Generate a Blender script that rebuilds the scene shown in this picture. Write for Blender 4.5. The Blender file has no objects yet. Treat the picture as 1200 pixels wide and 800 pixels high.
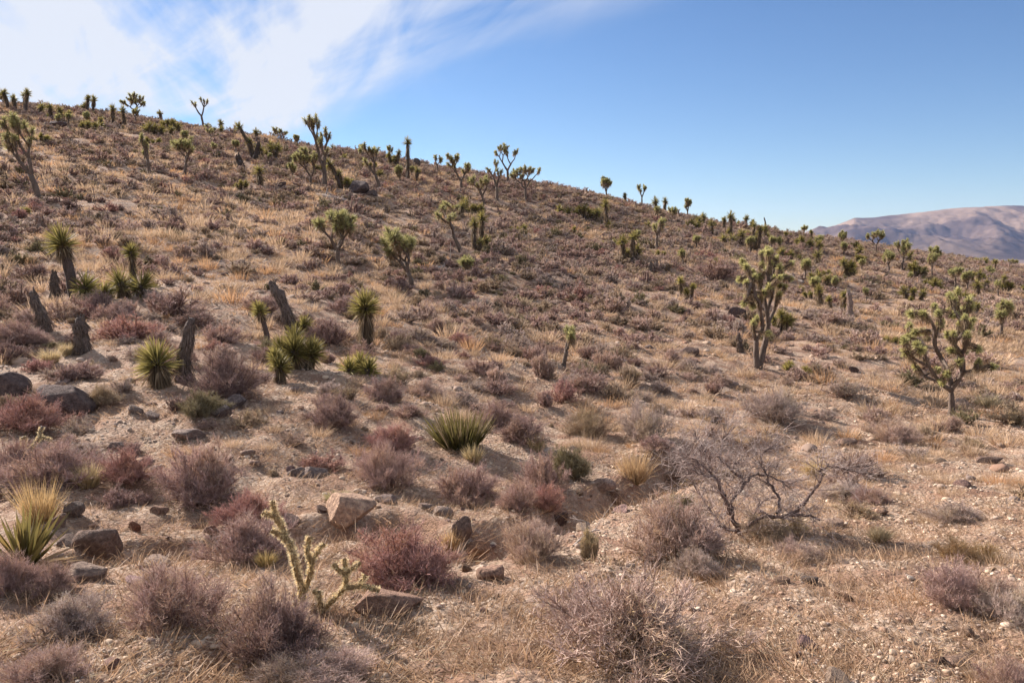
import bpy, math, random
import numpy as np
from math import radians, sin, cos, pi

C = bpy.context.scene
COL = C.collection
# ------------------------------------------------------------------ camera numbers
FPX = 1200 * 28 / 36.0
PITCH = math.atan(110 / FPX)
EYE = 1.6
FW = np.array([0, cos(PITCH), -sin(PITCH)])
UPV = np.array([0, sin(PITCH), cos(PITCH)])
RT = np.array([1.0, 0, 0])

def ray(u, v):
    d = FW + RT * ((u - 600) / FPX) + UPV * ((400 - v) / FPX)
    return d

# ------------------------------------------------------------------ noise
_rs = np.random.RandomState(7)
_TAB = _rs.rand(256, 256)
def vnoise(x, y, seed=0):
    x = np.asarray(x, float) + seed * 17.31; y = np.asarray(y, float) - seed * 9.77
    xi = np.floor(x).astype(int); yi = np.floor(y).astype(int)
    fx = x - xi; fy = y - yi
    fx = fx * fx * (3 - 2 * fx); fy = fy * fy * (3 - 2 * fy)
    a = _TAB[xi & 255, yi & 255]; b = _TAB[(xi + 1) & 255, yi & 255]
    c = _TAB[xi & 255, (yi + 1) & 255]; d = _TAB[(xi + 1) & 255, (yi + 1) & 255]
    return (a + (b - a) * fx) * (1 - fy) + (c + (d - c) * fx) * fy - 0.5
def fbm(x, y, octs=4, seed=0, gain=0.5):
    s = 0; a = 1.0
    for i in range(octs):
        s = s + a * vnoise(x, y, seed + i * 3); x = x * 2.03 + y * 0.31; y = y * 2.03 - x * 0.11; a *= gain
    return s
def sstep(a, b, x):
    t = np.clip((np.asarray(x, float) - a) / (b - a), 0, 1)
    return t * t * (3 - 2 * t)

# ------------------------------------------------------------------ the lie of the land
# rings of depth (m) and the height the slope reaches at several bearings
CT = {
 0:   [(3,800),(4,690),(5,655),(6.5,575),(8,497),(10,430),(14,352),(20,290),(30,225),(45,165),(60,132),(80,117)],
 200: [(3,800),(4,695),(5,650),(6.5,580),(8,505),(10,443),(14,364),(20,303),(30,246),(45,189),(60,154),(76,133)],
 400: [(3,800),(4,700),(5,652),(6.5,585),(8,520),(11,440),(15,380),(24,312),(35,255),(50,201),(66,167)],
 600: [(3,800),(4,700),(5,655),(6.5,605),(8,552),(11,476),(15,418),(24,352),(35,296),(50,247),(66,206)],
 800: [(3,800),(4,700),(5,652),(6.5,602),(8,560),(11,500),(15,442),(24,376),(35,328),(50,287),(68,250)],
 1000:[(3,800),(4,703),(5,652),(6.5,602),(8,566),(11,515),(15,462),(24,395),(35,352),(50,318),(75,279)],
 1200:[(3,800),(4,703),(5,652),(6.5,602),(8,568),(11,522),(15,480),(24,412),(35,372),(50,344),(75,318),(100,306)],
}
LR0, LR1, NR = math.log(1.0), math.log(60000.0), 700
LRG = np.linspace(LR0, LR1, NR)
def _build_table():
    ths, rows = [], []
    for u, pts in CT.items():
        ths.append(math.degrees(math.atan((u - 600) / FPX / cos(PITCH))))
        lr, zz = [0.0, math.log(2.2)], [0.0, 0.0]
        for d, v in pts:
            w = ray(u, v); s = d / w[1]
            r = math.hypot(w[0] * s, d); lr.append(math.log(r)); zz.append(EYE + w[2] * s)
        rc = math.exp(lr[-1]); zc = zz[-1]
        for f, dz in ((1.15, -0.01), (1.4, -0.035), (1.9, -0.075), (3, -0.10), (6, -0.12)):
            lr.append(math.log(rc * f)); zz.append(zc + dz * rc * f * (1.0))
        lr += [math.log(1200), math.log(60000)]; zz += [-100, -100]
        rows.append(np.interp(LRG, lr, zz))
    ths = np.array(ths); rows = np.array(rows)
    TH = np.arange(-180, 181, 1.0)
    T = np.zeros((len(TH), NR))
    # smooth (Catmull-Rom like) interpolation between bearings
    fine = np.linspace(ths[0], ths[-1], 131)
    F = np.array([np.interp(fine, ths, rows[:, k]) for k in range(NR)]).T
    ker = np.exp(-0.5 * (np.arange(-12, 13) / 5.0) ** 2); ker /= ker.sum()
    Fp = np.concatenate([2 * F[0] - F[12:0:-1], F, 2 * F[-1] - F[-2:-14:-1]], 0)
    F = np.array([np.convolve(Fp[:, k], ker, 'valid') for k in range(NR)]).T
    for i, t in enumerate(TH):
        tt = min(max(t, ths[0]), ths[-1])
        T[i] = [np.interp(tt, fine, F[:, k]) for k in range(NR)] if True else 0
    b = sstep(45, 120, np.abs(TH))[:, None]
    flat = np.interp(LRG, [0, math.log(5), math.log(60), math.log(1200), math.log(60000)], [0, 0, -3, -100, -100])
    T = T * (1 - b) + flat[None] * b
    k2 = np.exp(-0.5 * (np.arange(-10, 11) / 3.2) ** 2); k2 /= k2.sum()
    Tp = np.concatenate([np.repeat(T[:, :1], 10, 1), T, np.repeat(T[:, -1:], 10, 1)], 1)
    T = np.array([np.convolve(Tp[i], k2, 'valid') for i in range(len(TH))])
    return T
TAB = _build_table()
def zbase(x, y):
    x = np.asarray(x, float); y = np.asarray(y, float)
    r = np.maximum(np.hypot(x, y), 1.0)
    th = np.degrees(np.arctan2(x, y)) + 180.0
    ti = np.clip(np.floor(th).astype(int), 0, 359); tf = th - ti
    k = (np.log(r) - LR0) / (LR1 - LR0) * (NR - 1); ki = np.clip(np.floor(k).astype(int), 0, NR - 2); kf = np.clip(k - ki, 0, 1)
    z0 = TAB[ti, ki] * (1 - kf) + TAB[ti, ki + 1] * kf
    z1 = TAB[ti + 1, ki] * (1 - kf) + TAB[ti + 1, ki + 1] * kf
    zz = z0 * (1 - tf) + z1 * tf
    f = sstep(0.8, 2.5, r)
    return zz * f
# little wash that crosses the foreground (world metres, found by walking the photograph's wash)
WASH = None
def washdist(x, y):
    best = np.full(np.shape(x), 1e9)
    for (x0, y0), (x1, y1) in zip(WASH[:-1], WASH[1:]):
        dx, dy = x1 - x0, y1 - y0
        t = np.clip(((x - x0) * dx + (y - y0) * dy) / (dx * dx + dy * dy), 0, 1)
        best = np.minimum(best, np.hypot(x - x0 - t * dx, y - y0 - t * dy))
    return best
def H(x, y, micro=True):
    x = np.asarray(x, float); y = np.asarray(y, float)
    r = np.hypot(x, y)
    z = zbase(x, y)
    z = z + 0.55 * fbm(x / 9, y / 9, 3, 1) * sstep(4, 30, r) * (1 - sstep(150, 400, r))
    z = z + 0.22 * fbm(x / 1.9, y / 1.9, 4, 5) * (0.42 + 0.58 * sstep(3, 12, r)) * (1 - sstep(60, 120, r))
    if WASH is not None:
        w = washdist(x + 0.35 * fbm(x / 0.8, y / 0.8, 2, 21), y)
        z = z - 0.32 * (1 - sstep(0.10, 0.42, w))
    if micro:
        near = 1 - sstep(14, 30, r)
        z = z + near * (0.065 * fbm(x / 0.42, y / 0.42, 3, 9) + 0.022 * fbm(x / 0.09, y / 0.09, 2, 13))
    z = z + 14 * fbm(x / 400, y / 400, 3, 30) * sstep(500, 1500, r)
    return z
def hit(u, v, rmax=140):
    w = ray(u, v)
    s = np.exp(np.linspace(math.log(1.6), math.log(rmax), 1500))
    X = w[0] * s; Y = w[1] * s; Z = EYE + w[2] * s
    g = Z - H(X, Y, False)
    i = np.where(g < 0)[0]
    if len(i):
        i = i[0]; a, b = s[max(i - 1, 0)], s[i]
        for _ in range(12):
            m = 0.5 * (a + b)
            if EYE + w[2] * m < float(H(w[0] * m, w[1] * m, False)): b = m
            else: a = m
        q = b
    else:
        gg = g / s
        ok = s > 25
        q = s[ok][np.argmin(gg[ok])]
    x, y = w[0] * q, w[1] * q
    return float(x), float(y), float(H(x, y)), float(y / cos(PITCH))   # last: approx depth
def mpp(dep):   # metres per photo pixel at that depth
    return dep / FPX
WASH = [hit(*p)[:2] for p in ((-80, 690), (60, 668), (120, 655), (230, 640), (330, 628), (440, 612), (540, 640), (620, 612), (700, 585), (790, 545), (900, 520))]
# ------------------------------------------------------------------ mesh gathering
class G:
    def __init__(s): s.V = []; s.F = []; s.C = []; s.n = 0
    def add(s, V, F, Cc):
        V = np.asarray(V, np.float32).reshape(-1, 3); F = np.asarray(F, np.int64).reshape(-1, 3)
        Cc = np.asarray(Cc, np.float32)
        if Cc.ndim == 1: Cc = np.repeat(Cc[None], len(V), 0)
        s.V.append(V); s.F.append(F + s.n); s.C.append(Cc); s.n += len(V)
    def arrays(s):
        return np.concatenate(s.V), np.concatenate(s.F), np.concatenate(s.C)
    def mesh(s, name, mat, smooth=False):
        return tri_mesh(name, *s.arrays(), mat, smooth)
def tri_mesh(name, V, F, Cc, mat, smooth=False):
    m = bpy.data.meshes.new(name)
    m.vertices.add(len(V)); m.vertices.foreach_set('co', np.ascontiguousarray(V, np.float32).ravel())
    m.loops.add(len(F) * 3); m.loops.foreach_set('vertex_index', np.ascontiguousarray(F, np.int32).ravel())
    m.polygons.add(len(F)); m.polygons.foreach_set('loop_start', np.arange(0, len(F) * 3, 3, dtype=np.int32))
    m.polygons.foreach_set('loop_total', np.full(len(F), 3, np.int32))
    if smooth: m.polygons.foreach_set('use_smooth', np.ones(len(F), bool))
    a = m.attributes.new('col', 'FLOAT_COLOR', 'POINT')
    c4 = np.ones((len(V), 4), np.float32); c4[:, :3] = Cc; a.data.foreach_set('color', c4.ravel())
    m.materials.append(mat); m.update(); m.validate()
    return m
def norm(a): return a / np.maximum(np.linalg.norm(a, axis=-1, keepdims=True), 1e-9)

def blades(g, rng, P, D, L, W, sag=0.0, k=2, c0=(.1, .1, .1), c1=None, prof=None, cv=0.15):
    n = len(P); D = norm(D); L = np.broadcast_to(L, n); W = np.broadcast_to(W, n); sag = np.broadcast_to(sag, n)
    side = norm(np.cross(D, rng.normal(size=(n, 3)))) * (W[:, None] * 0.5)
    prof = prof if prof is not None else ([1.0] + [0.85] * (k - 1))
    V = []; t = np.arange(k + 1) / k
    for j in range(k + 1):
        p = P + D * (L * t[j])[:, None]; p = p + np.array([0, 0, -1.0]) * (sag * L * t[j] ** 2)[:, None]
        if j < k: V += [p - side * prof[j], p + side * prof[j]]
        else: V.append(p)
    V = np.stack(V, 1); m = 2 * k + 1
    F = []
    for j in range(k - 1): a = 2 * j; F += [(a, a + 1, a + 3), (a, a + 3, a + 2)]
    F.append((2 * k - 2, 2 * k - 1, 2 * k))
    F = (np.array(F)[None] + (np.arange(n) * m)[:, None, None])
    c0 = np.broadcast_to(np.asarray(c0, float), (n, 3)); c1 = c0 if c1 is None else np.broadcast_to(np.asarray(c1, float), (n, 3))
    tv = np.array([t[j] for j in range(k) for _ in (0, 1)] + [1.0])
    Cc = c0[:, None] * (1 - tv[None, :, None]) + c1[:, None] * tv[None, :, None]
    Cc = Cc * (1 + cv * rng.normal(size=(n, 1, 1)))
    g.add(V.reshape(-1, 3), F.reshape(-1, 3), np.clip(Cc, .004, 1).reshape(-1, 3))

def prisms(g, rng, A, B, ra, rb, col, cv=0.12):
    n = len(A); d = norm(B - A); u = norm(np.cross(d, np.where(np.abs(d[:, 2:3]) > .9, [[1., 0, 0]], [[0, 0, 1.]]))); w = np.cross(d, u)
    ra = np.broadcast_to(ra, n)[:, None]; rb = np.broadcast_to(rb, n)[:, None]
    V = []
    for P, r in ((A, ra), (B, rb)):
        for q in range(3):
            a = 2 * pi * q / 3; V.append(P + (u * cos(a) + w * sin(a)) * r)
    V = np.stack(V, 1); F = []
    for q in range(3):
        b = (q + 1) % 3; F += [(q, b, b + 3), (q, b + 3, q + 3)]
    F = np.array(F)[None] + (np.arange(n) * 6)[:, None, None]
    Cc = np.broadcast_to(np.asarray(col, float), (n, 3)) * (1 + cv * rng.normal(size=(n, 1)))
    g.add(V.reshape(-1, 3), F.reshape(-1, 3), np.repeat(np.clip(Cc, .004, 1), 6, 0))

def tube(g, pts, rad, col, sides=8, rough=0.0, rng=None, cap=True, tex=None):
    pts = np.asarray(pts, float); n = len(pts); rad = np.broadcast_to(rad, n)
    t = np.gradient(pts, axis=0); t = norm(t); ref = np.array([0.31, 0.9, 0.13]); ref = ref / np.linalg.norm(ref)
    V = []
    a = np.arange(sides) * 2 * pi / sides
    for i in range(n):
        u = np.cross(t[i], ref); u /= max(np.linalg.norm(u), 1e-6); w = np.cross(t[i], u)
        r = rad[i] * (1 + (rough * rng.normal(size=sides) if rng is not None else 0))
        V.append(pts[i] + (np.cos(a) * r)[:, None] * u + (np.sin(a) * r)[:, None] * w)
    V.append(pts[-1:] + t[-1] * rad[-1] * 0.4); V = np.concatenate(V); F = []
    for i in range(n - 1):
        for q in range(sides):
            b = (q + 1) % sides; p0 = i * sides
            F += [(p0 + q, p0 + b, p0 + sides + b), (p0 + q, p0 + sides + b, p0 + sides + q)]
    if cap:
        e = n * sides
        for q in range(sides): F.append(((n - 1) * sides + q, (n - 1) * sides + (q + 1) % sides, e))
    Cc = np.repeat(np.asarray(col, float)[None], len(V), 0)
    if rng is not None: Cc = Cc * (1 + 0.15 * rng.normal(size=(len(V), 1)))
    g.add(V, F, np.clip(Cc, .004, 1))
def bez(a, b, c, n=7):
    t = np.linspace(0, 1, n)[:, None]
    return (1 - t) ** 2 * np.asarray(a) + 2 * t * (1 - t) * np.asarray(b) + t * t * np.asarray(c)
def smooth_path(P, n):
    P = np.asarray(P, float); q = np.concatenate([2 * P[:1] - P[1:2], P, 2 * P[-1:] - P[-2:-1]])
    out = []
    for s in np.linspace(0, len(P) - 1 - 1e-6, n):
        i = int(s); t = s - i; a, b, c, d = q[i:i + 4]
        out.append(0.5 * (2 * b + (c - a) * t + (2 * a - 5 * b + 4 * c - d) * t * t + (3 * b - a - 3 * c + d) * t ** 3))
    return np.array(out)

# ------------------------------------------------------------------ materials
def newmat(name):
    m = bpy.data.materials.new(name); m.use_nodes = True; nt = m.node_tree; nt.nodes.clear()
    return m, nt, nt.nodes, nt.links
def N(ns, t, **kw):
    n = ns.new(t)
    for k, v in kw.items():
        if k.startswith('i_'): n.inputs[int(k[2:]) if k[2:].isdigit() else k[2:]].default_value = v
        else: setattr(n, k, v)
    return n
def plant_mat(name, transl, rough=0.7, use_obj=False, nscale=0, spec=0.2):
    m, nt, ns, lk = newmat(name)
    at = N(ns, 'ShaderNodeAttribute', attribute_name='col'); col = at.outputs['Color']
    if use_obj:
        oi = N(ns, 'ShaderNodeObjectInfo'); mx = N(ns, 'ShaderNodeMix', data_type='RGBA', blend_type='MULTIPLY'); mx.inputs[0].default_value = 1
        lk.new(col, mx.inputs[6]); lk.new(oi.outputs['Color'], mx.inputs[7]); col = mx.outputs[2]
    if nscale:
        tc = N(ns, 'ShaderNodeTexCoord'); no = N(ns, 'ShaderNodeTexNoise'); no.inputs['Scale'].default_value = nscale; no.inputs['Detail'].default_value = 4
        lk.new(tc.outputs['Object'], no.inputs['Vector'])
        mr = N(ns, 'ShaderNodeMapRange'); mr.inputs[1].default_value = .3; mr.inputs[2].default_value = .7; mr.inputs[3].default_value = .6; mr.inputs[4].default_value = 1.4
        lk.new(no.outputs[0], mr.inputs[0]); m2 = N(ns, 'ShaderNodeVectorMath', operation='SCALE'); lk.new(col, m2.inputs[0]); lk.new(mr.outputs[0], m2.inputs['Scale']); col = m2.outputs[0]
    b = N(ns, 'ShaderNodeBsdfPrincipled'); b.inputs['Roughness'].default_value = rough; b.inputs['Specular IOR Level'].default_value = spec
    lk.new(col, b.inputs['Base Color'])
    if nscale:
        bp = N(ns, 'ShaderNodeBump'); bp.inputs['Strength'].default_value = .6; bp.inputs['Distance'].default_value = .01
        lk.new(no.outputs[0], bp.inputs['Height']); lk.new(bp.outputs[0], b.inputs['Normal'])
    out = N(ns, 'ShaderNodeOutputMaterial')
    if transl > 0:
        t = N(ns, 'ShaderNodeBsdfTranslucent'); lk.new(col, t.inputs[0]); mx = N(ns, 'ShaderNodeMixShader'); mx.inputs[0].default_value = transl
        lk.new(b.outputs[0], mx.inputs[1]); lk.new(t.outputs[0], mx.inputs[2]); lk.new(mx.outputs[0], out.inputs[0])
    else: lk.new(b.outputs[0], out.inputs[0])
    return m
M_LEAF = plant_mat('yucca_leaf', .35, .6, spec=.15)
M_GRASS = plant_mat('dry_grass', .35, .6)
M_WOOD = plant_mat('shaggy_bark', 0, .9, nscale=60)
M_TWIG = plant_mat('shrub_twig', .16, .8, use_obj=True)
M_TWIGS = plant_mat('shrub_twig_mass', .16, .8)
M_STONE = plant_mat('stone_chip', 0, .9)

def rock_mat():
    m, nt, ns, lk = newmat('desert_rock')
    tc = N(ns, 'ShaderNodeTexCoord'); oi = N(ns, 'ShaderNodeObjectInfo')
    ad = N(ns, 'ShaderNodeVectorMath', operation='ADD'); lk.new(tc.outputs['Object'], ad.inputs[0]); sc = N(ns, 'ShaderNodeVectorMath', operation='SCALE')
    cb = N(ns, 'ShaderNodeCombineXYZ'); lk.new(oi.outputs['Random'], cb.inputs[0]); lk.new(cb.outputs[0], sc.inputs[0]); sc.inputs['Scale'].default_value = 30; lk.new(sc.outputs[0], ad.inputs[1])
    n1 = N(ns, 'ShaderNodeTexNoise'); n1.inputs['Scale'].default_value = 5; n1.inputs['Detail'].default_value = 8; n1.inputs['Roughness'].default_value = .65
    n2 = N(ns, 'ShaderNodeTexNoise'); n2.inputs['Scale'].default_value = 38; n2.inputs['Detail'].default_value = 5
    n3 = N(ns, 'ShaderNodeTexVoronoi'); n3.inputs['Scale'].default_value = 14
    for n in (n1, n2, n3): lk.new(ad.outputs[0], n.inputs['Vector'])
    cr = N(ns, 'ShaderNodeValToRGB'); e = cr.color_ramp.elements
    e[0].position = .3; e[0].color = (.10, .075, .065, 1); e[1].position = .72; e[1].color = (.42, .33, .26, 1)
    x = cr.color_ramp.elements.new(.5); x.color = (.24, .18, .15, 1)
    lk.new(n1.outputs[0], cr.inputs[0])
    mx = N(ns, 'ShaderNodeMix', data_type='RGBA', blend_type='MULTIPLY'); mx.inputs[0].default_value = 1; lk.new(cr.outputs[0], mx.inputs[6]); lk.new(oi.outputs['Color'], mx.inputs[7])
    mr = N(ns, 'ShaderNodeMapRange'); mr.inputs[1].default_value = .3; mr.inputs[2].default_value = .7; mr.inputs[3].default_value = .75; mr.inputs[4].default_value = 1.25; lk.new(n2.outputs[0], mr.inputs[0])
    m2 = N(ns, 'ShaderNodeVectorMath', operation='SCALE'); lk.new(mx.outputs[2], m2.inputs[0]); lk.new(mr.outputs[0], m2.inputs['Scale'])
    b = N(ns, 'ShaderNodeBsdfPrincipled'); b.inputs['Roughness'].default_value = .92; b.inputs['Specular IOR Level'].default_value = .2; lk.new(m2.outputs[0], b.inputs['Base Color'])
    s1 = N(ns, 'ShaderNodeMath', operation='MULTIPLY_ADD'); lk.new(n2.outputs[0], s1.inputs[0]); s1.inputs[1].default_value = .35; lk.new(n1.outputs[0], s1.inputs[2])
    s2 = N(ns, 'ShaderNodeMath', operation='MULTIPLY_ADD'); lk.new(n3.outputs[0], s2.inputs[0]); s2.inputs[1].default_value = .25; lk.new(s1.outputs[0], s2.inputs[2])
    bp = N(ns, 'ShaderNodeBump'); bp.inputs['Strength'].default_value = .8; bp.inputs['Distance'].default_value = .05; lk.new(s2.outputs[0], bp.inputs['Height']); lk.new(bp.outputs[0], b.inputs['Normal'])
    out = N(ns, 'ShaderNodeOutputMaterial'); lk.new(b.outputs[0], out.inputs[0])
    return m
M_ROCK = rock_mat()

def ground_mat():
    m, nt, ns, lk = newmat('desert_soil')
    g = N(ns, 'ShaderNodeNewGeometry'); P = g.outputs['Position']
    def noise(sc, det=5, ro=.55):
        n = N(ns, 'ShaderNodeTexNoise'); n.inputs['Scale'].default_value = sc; n.inputs['Detail'].default_value = det; n.inputs['Roughness'].default_value = ro; lk.new(P, n.inputs['Vector']); return n.outputs[0]
    def ramp(src, *st):
        cr = N(ns, 'ShaderNodeValToRGB'); el = cr.color_ramp.elements
        el[0].position, el[0].color = st[0][0], (*st[0][1], 1); el[1].position, el[1].color = st[-1][0], (*st[-1][1], 1)
        for p, c in st[1:-1]: q = el.new(p); q.color = (*c, 1)
        lk.new(src, cr.inputs[0]); return cr.outputs[0]
    def mix(f, a, b, mode='MIX'):
        x = N(ns, 'ShaderNodeMix', data_type='RGBA', blend_type=mode)
        if isinstance(f, float): x.inputs[0].default_value = f
        else: lk.new(f, x.inputs[0])
        lk.new(a, x.inputs[6]); lk.new(b, x.inputs[7]); return x.outputs[2]
    big = ramp(noise(.22, 6), (.35, (.245, .14, .098)), (.5, (.315, .19, .138)), (.66, (.41, .275, .208)))
    med = ramp(noise(2.6, 8, .65), (.36, (.19, .108, .068)), (.5, (.30, .19, .125)), (.66, (.46, .34, .25)))
    c = mix(.6, big, med)
    v = N(ns, 'ShaderNodeTexVoronoi'); v.inputs['Scale'].default_value = 34; lk.new(P, v.inputs['Vector'])
    chips = ramp(v.outputs['Color'], (.1, (.22, .15, .11)), (.5, (.42, .31, .22)), (.9, (.60, .48, .38)))
    msk = ramp(noise(3.5, 5), (.42, (0, 0, 0)), (.6, (.75, .75, .75)))
    c = mix(msk, c, chips)
    fine = ramp(noise(90, 3), (.3, (.66, .64, .62)), (.7, (1.2, 1.2, 1.2)))
    c = mix(1.0, c, fine, 'MULTIPLY')
    at = N(ns, 'ShaderNodeAttribute', attribute_name='col'); c = mix(1.0, c, at.outputs['Color'], 'MULTIPLY')
    b = N(ns, 'ShaderNodeBsdfPrincipled'); b.inputs['Roughness'].default_value = .95; b.inputs['Specular IOR Level'].default_value = .1; lk.new(c, b.inputs['Base Color'])
    h = N(ns, 'ShaderNodeMath', operation='MULTIPLY_ADD'); lk.new(noise(26, 6, .7), h.inputs[0]); h.inputs[1].default_value = 1.0
    h2 = N(ns, 'ShaderNodeMath', operation='MULTIPLY'); lk.new(v.outputs['Distance'], h2.inputs[0]); h2.inputs[1].default_value = -.5; lk.new(h2.outputs[0], h.inputs[2])
    bp = N(ns, 'ShaderNodeBump'); bp.inputs['Strength'].default_value = .9; bp.inputs['Distance'].default_value = .03; lk.new(h.outputs[0], bp.inputs['Height']); lk.new(bp.outputs[0], b.inputs['Normal'])
    o = N(ns, 'ShaderNodeOutputMaterial'); lk.new(b.outputs[0], o.inputs[0])
    return m
def mountain_mat():
    m, nt, ns, lk = newmat('bare_mountain')
    at = N(ns, 'ShaderNodeAttribute', attribute_name='col'); g = N(ns, 'ShaderNodeNewGeometry')
    n = N(ns, 'ShaderNodeTexNoise'); n.inputs['Scale'].default_value = .004; n.inputs['Detail'].default_value = 8; n.inputs['Roughness'].default_value = .72; lk.new(g.outputs['Position'], n.inputs['Vector'])
    mr = N(ns, 'ShaderNodeMapRange'); mr.inputs[1].default_value = .3; mr.inputs[2].default_value = .7; mr.inputs[3].default_value = .6; mr.inputs[4].default_value = 1.4; lk.new(n.outputs[0], mr.inputs[0])
    s = N(ns, 'ShaderNodeVectorMath', operation='SCALE'); lk.new(at.outputs['Color'], s.inputs[0]); lk.new(mr.outputs[0], s.inputs['Scale'])
    b = N(ns, 'ShaderNodeBsdfPrincipled'); b.inputs['Roughness'].default_value = 1; b.inputs['Specular IOR Level'].default_value = 0; lk.new(s.outputs[0], b.inputs['Base Color'])
    o = N(ns, 'ShaderNodeOutputMaterial'); lk.new(b.outputs[0], o.inputs[0]); return m

# ------------------------------------------------------------------ object helpers
def link(o, parent=None):
    COL.objects.link(o)
    if parent is not None: o.parent = parent
    return o
def obj(name, mesh, parent=None): return link(bpy.data.objects.new(name, mesh), parent)
def tag(o, label=None, cat=None, group=None, kind=None):
    if label: o['label'] = label
    if cat: o['category'] = cat
    if group: o['group'] = group
    if kind: o['kind'] = kind
    return o
def empty(name, loc, rz=0):
    o = link(bpy.data.objects.new(name, None)); o.location = loc; o.rotation_euler = (0, 0, rz); o.empty_display_size = .2; return o

# ------------------------------------------------------------------ the ground sheet
def build_ground():
    th = np.radians(np.concatenate([np.arange(-180, -48, 3.0), np.arange(-48, 48, .13), np.arange(48, 180, 3.0)]))
    rr = [0.0, .5, 1.0, 1.5]
    while rr[-1] < 70000:
        r = rr[-1]; rr.append(r * (1.0095 if r < 6 else 1.012 if r < 120 else 1.06))
    rr = np.array(rr); R, T = np.meshgrid(rr, th, indexing='ij')
    X = R * np.sin(T); Y = R * np.cos(T); Z = H(X, Y)
    nr, nt = R.shape
    V = np.stack([X, Y, Z], -1).reshape(-1, 3)
    i = np.arange(nr - 1)[:, None] * nt; j = np.arange(nt)[None]; j2 = (j + 1) % nt
    a = i + j; b = i + j2; c = i + nt + j2; d = i + nt + j
    F = np.concatenate([np.stack([a, b, c], -1).reshape(-1, 3), np.stack([a, c, d], -1).reshape(-1, 3)])
    cc = np.ones((len(V), 3)) * (1 - .5 * sstep(250, 700, np.hypot(V[:, 0], V[:, 1])))[:, None]      # scrub-covered valley floor
    me = tri_mesh('ground', V, F, cc, ground_mat(), True)
    tag(obj('ground', me), kind='structure')
def build_mountain():
    xs = np.linspace(2200, 9500, 420); ys = np.linspace(6200, 12500, 200)
    X, Y = np.meshgrid(xs, ys, indexing='ij')
    U = 600 + FPX * X / Y * 1.0
    uu = [700, 880, 930, 954, 975, 997, 1020, 1050, 1117, 1170, 1200, 1300, 1500, 1800]
    vv = [302, 292, 279, 270, 264, 254.5, 253.5, 250.5, 244, 241.5, 242, 247, 262, 280]
    top = np.interp(U, uu, [(290 - v) / FPX * 9000 for v in vv]) + 100
    t = np.where(Y < 9000, sstep(6300, 9000, Y) ** 1.15, 1 - sstep(9000, 12500, Y))
    rid = 1 - 2 * np.abs(fbm(X / 1500, Y / 1500, 5, 40))
    rid2 = fbm(X / 900, Y / 900, 5, 44)
    mask = sstep(0, .25, t) * (1 - 0.85 * sstep(.8, 1, t))
    Z = -100 + top * t + mask * (150 * (rid - .72) + 80 * rid2 + 65 * (.5 - 2 * np.abs(fbm(X / 330, Y / 520, 5, 47)))) 
    # a broad hollow in the face
    Z -= 150 * np.exp(-(((X - 4300) / 420) ** 2 + ((Y - 8050) / 520) ** 2))
    Z -= 12 * (1 - sstep(0, .05, t))
    nx, ny = X.shape; V = np.stack([X, Y, Z], -1).reshape(-1, 3)
    i = np.arange(nx - 1)[:, None] * ny; j = np.arange(ny - 1)[None]
    a = i + j; b = i + j + 1; c = i + ny + j + 1; d = i + ny + j
    F = np.concatenate([np.stack([a, b, c], -1).reshape(-1, 3), np.stack([a, c, d], -1).reshape(-1, 3)])[:, ::-1]
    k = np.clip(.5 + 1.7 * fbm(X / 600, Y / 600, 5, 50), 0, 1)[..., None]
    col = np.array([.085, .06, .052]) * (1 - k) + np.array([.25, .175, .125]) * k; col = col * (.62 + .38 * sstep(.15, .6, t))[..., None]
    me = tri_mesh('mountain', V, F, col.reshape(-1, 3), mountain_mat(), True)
    tag(obj('mountain', me), kind='structure')
# ------------------------------------------------------------------ plants
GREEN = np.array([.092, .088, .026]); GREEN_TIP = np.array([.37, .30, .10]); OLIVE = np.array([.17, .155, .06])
DRY = np.array([.30, .215, .13]); BARK = np.array([.125, .092, .072]); BARKD = np.array([.085, .062, .052])

def head(g, rng, P, axis, n, L, w, depth, amax=115, c0=GREEN, c1=GREEN_TIP, dry=.18, a0=8, sag=.04, k=2):
    """one spiky rosette: leaves set along the last `depth` metres of a branch"""
    axis = norm(np.asarray(axis, float)); t = rng.rand(n) ** .8
    ang = np.radians(a0 + (amax - a0) * t + rng.normal(size=n) * 9)
    ph = rng.rand(n) * 2 * pi
    u = norm(np.cross(axis, [0.3, .8, .2])); v = np.cross(axis, u)
    D = np.cos(ang)[:, None] * axis + np.sin(ang)[:, None] * (np.cos(ph)[:, None] * u + np.sin(ph)[:, None] * v)
    B = np.asarray(P) - axis * (t * depth)[:, None]
    LL = L * (0.78 + .32 * rng.rand(n)) * (1 - .15 * t)
    isd = (t > 1 - dry) & (rng.rand(n) < .8)
    jit = 1 + .22 * rng.normal(size=(n, 1))
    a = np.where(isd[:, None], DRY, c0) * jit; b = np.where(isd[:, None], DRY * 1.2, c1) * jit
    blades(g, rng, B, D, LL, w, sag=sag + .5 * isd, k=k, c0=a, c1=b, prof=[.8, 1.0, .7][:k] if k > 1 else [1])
def thatch(g, rng, pts, rad, n, L, w, col=DRY, out=.35):
    """old leaves hanging against a stem"""
    pts = np.asarray(pts, float); s = rng.rand(n) * (len(pts) - 1.001); i = s.astype(int); f = (s - i)[:, None]
    P = pts[i] * (1 - f) + pts[i + 1] * f; ax = norm(pts[i + 1] - pts[i]); rr = np.interp(s, np.arange(len(pts)), np.broadcast_to(rad, len(pts)))
    rnd = rng.normal(size=(n, 3)); rnd = norm(rnd - (rnd * ax).sum(1, keepdims=True) * ax)
    blades(g, rng, P + rnd * (rr * .9)[:, None], -ax + rnd * out + [0, 0, -.3], L * (.6 + .6 * rng.rand(n)), w, sag=.1, k=1, c0=col * .75, c1=col * 1.15, cv=.25)

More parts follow.
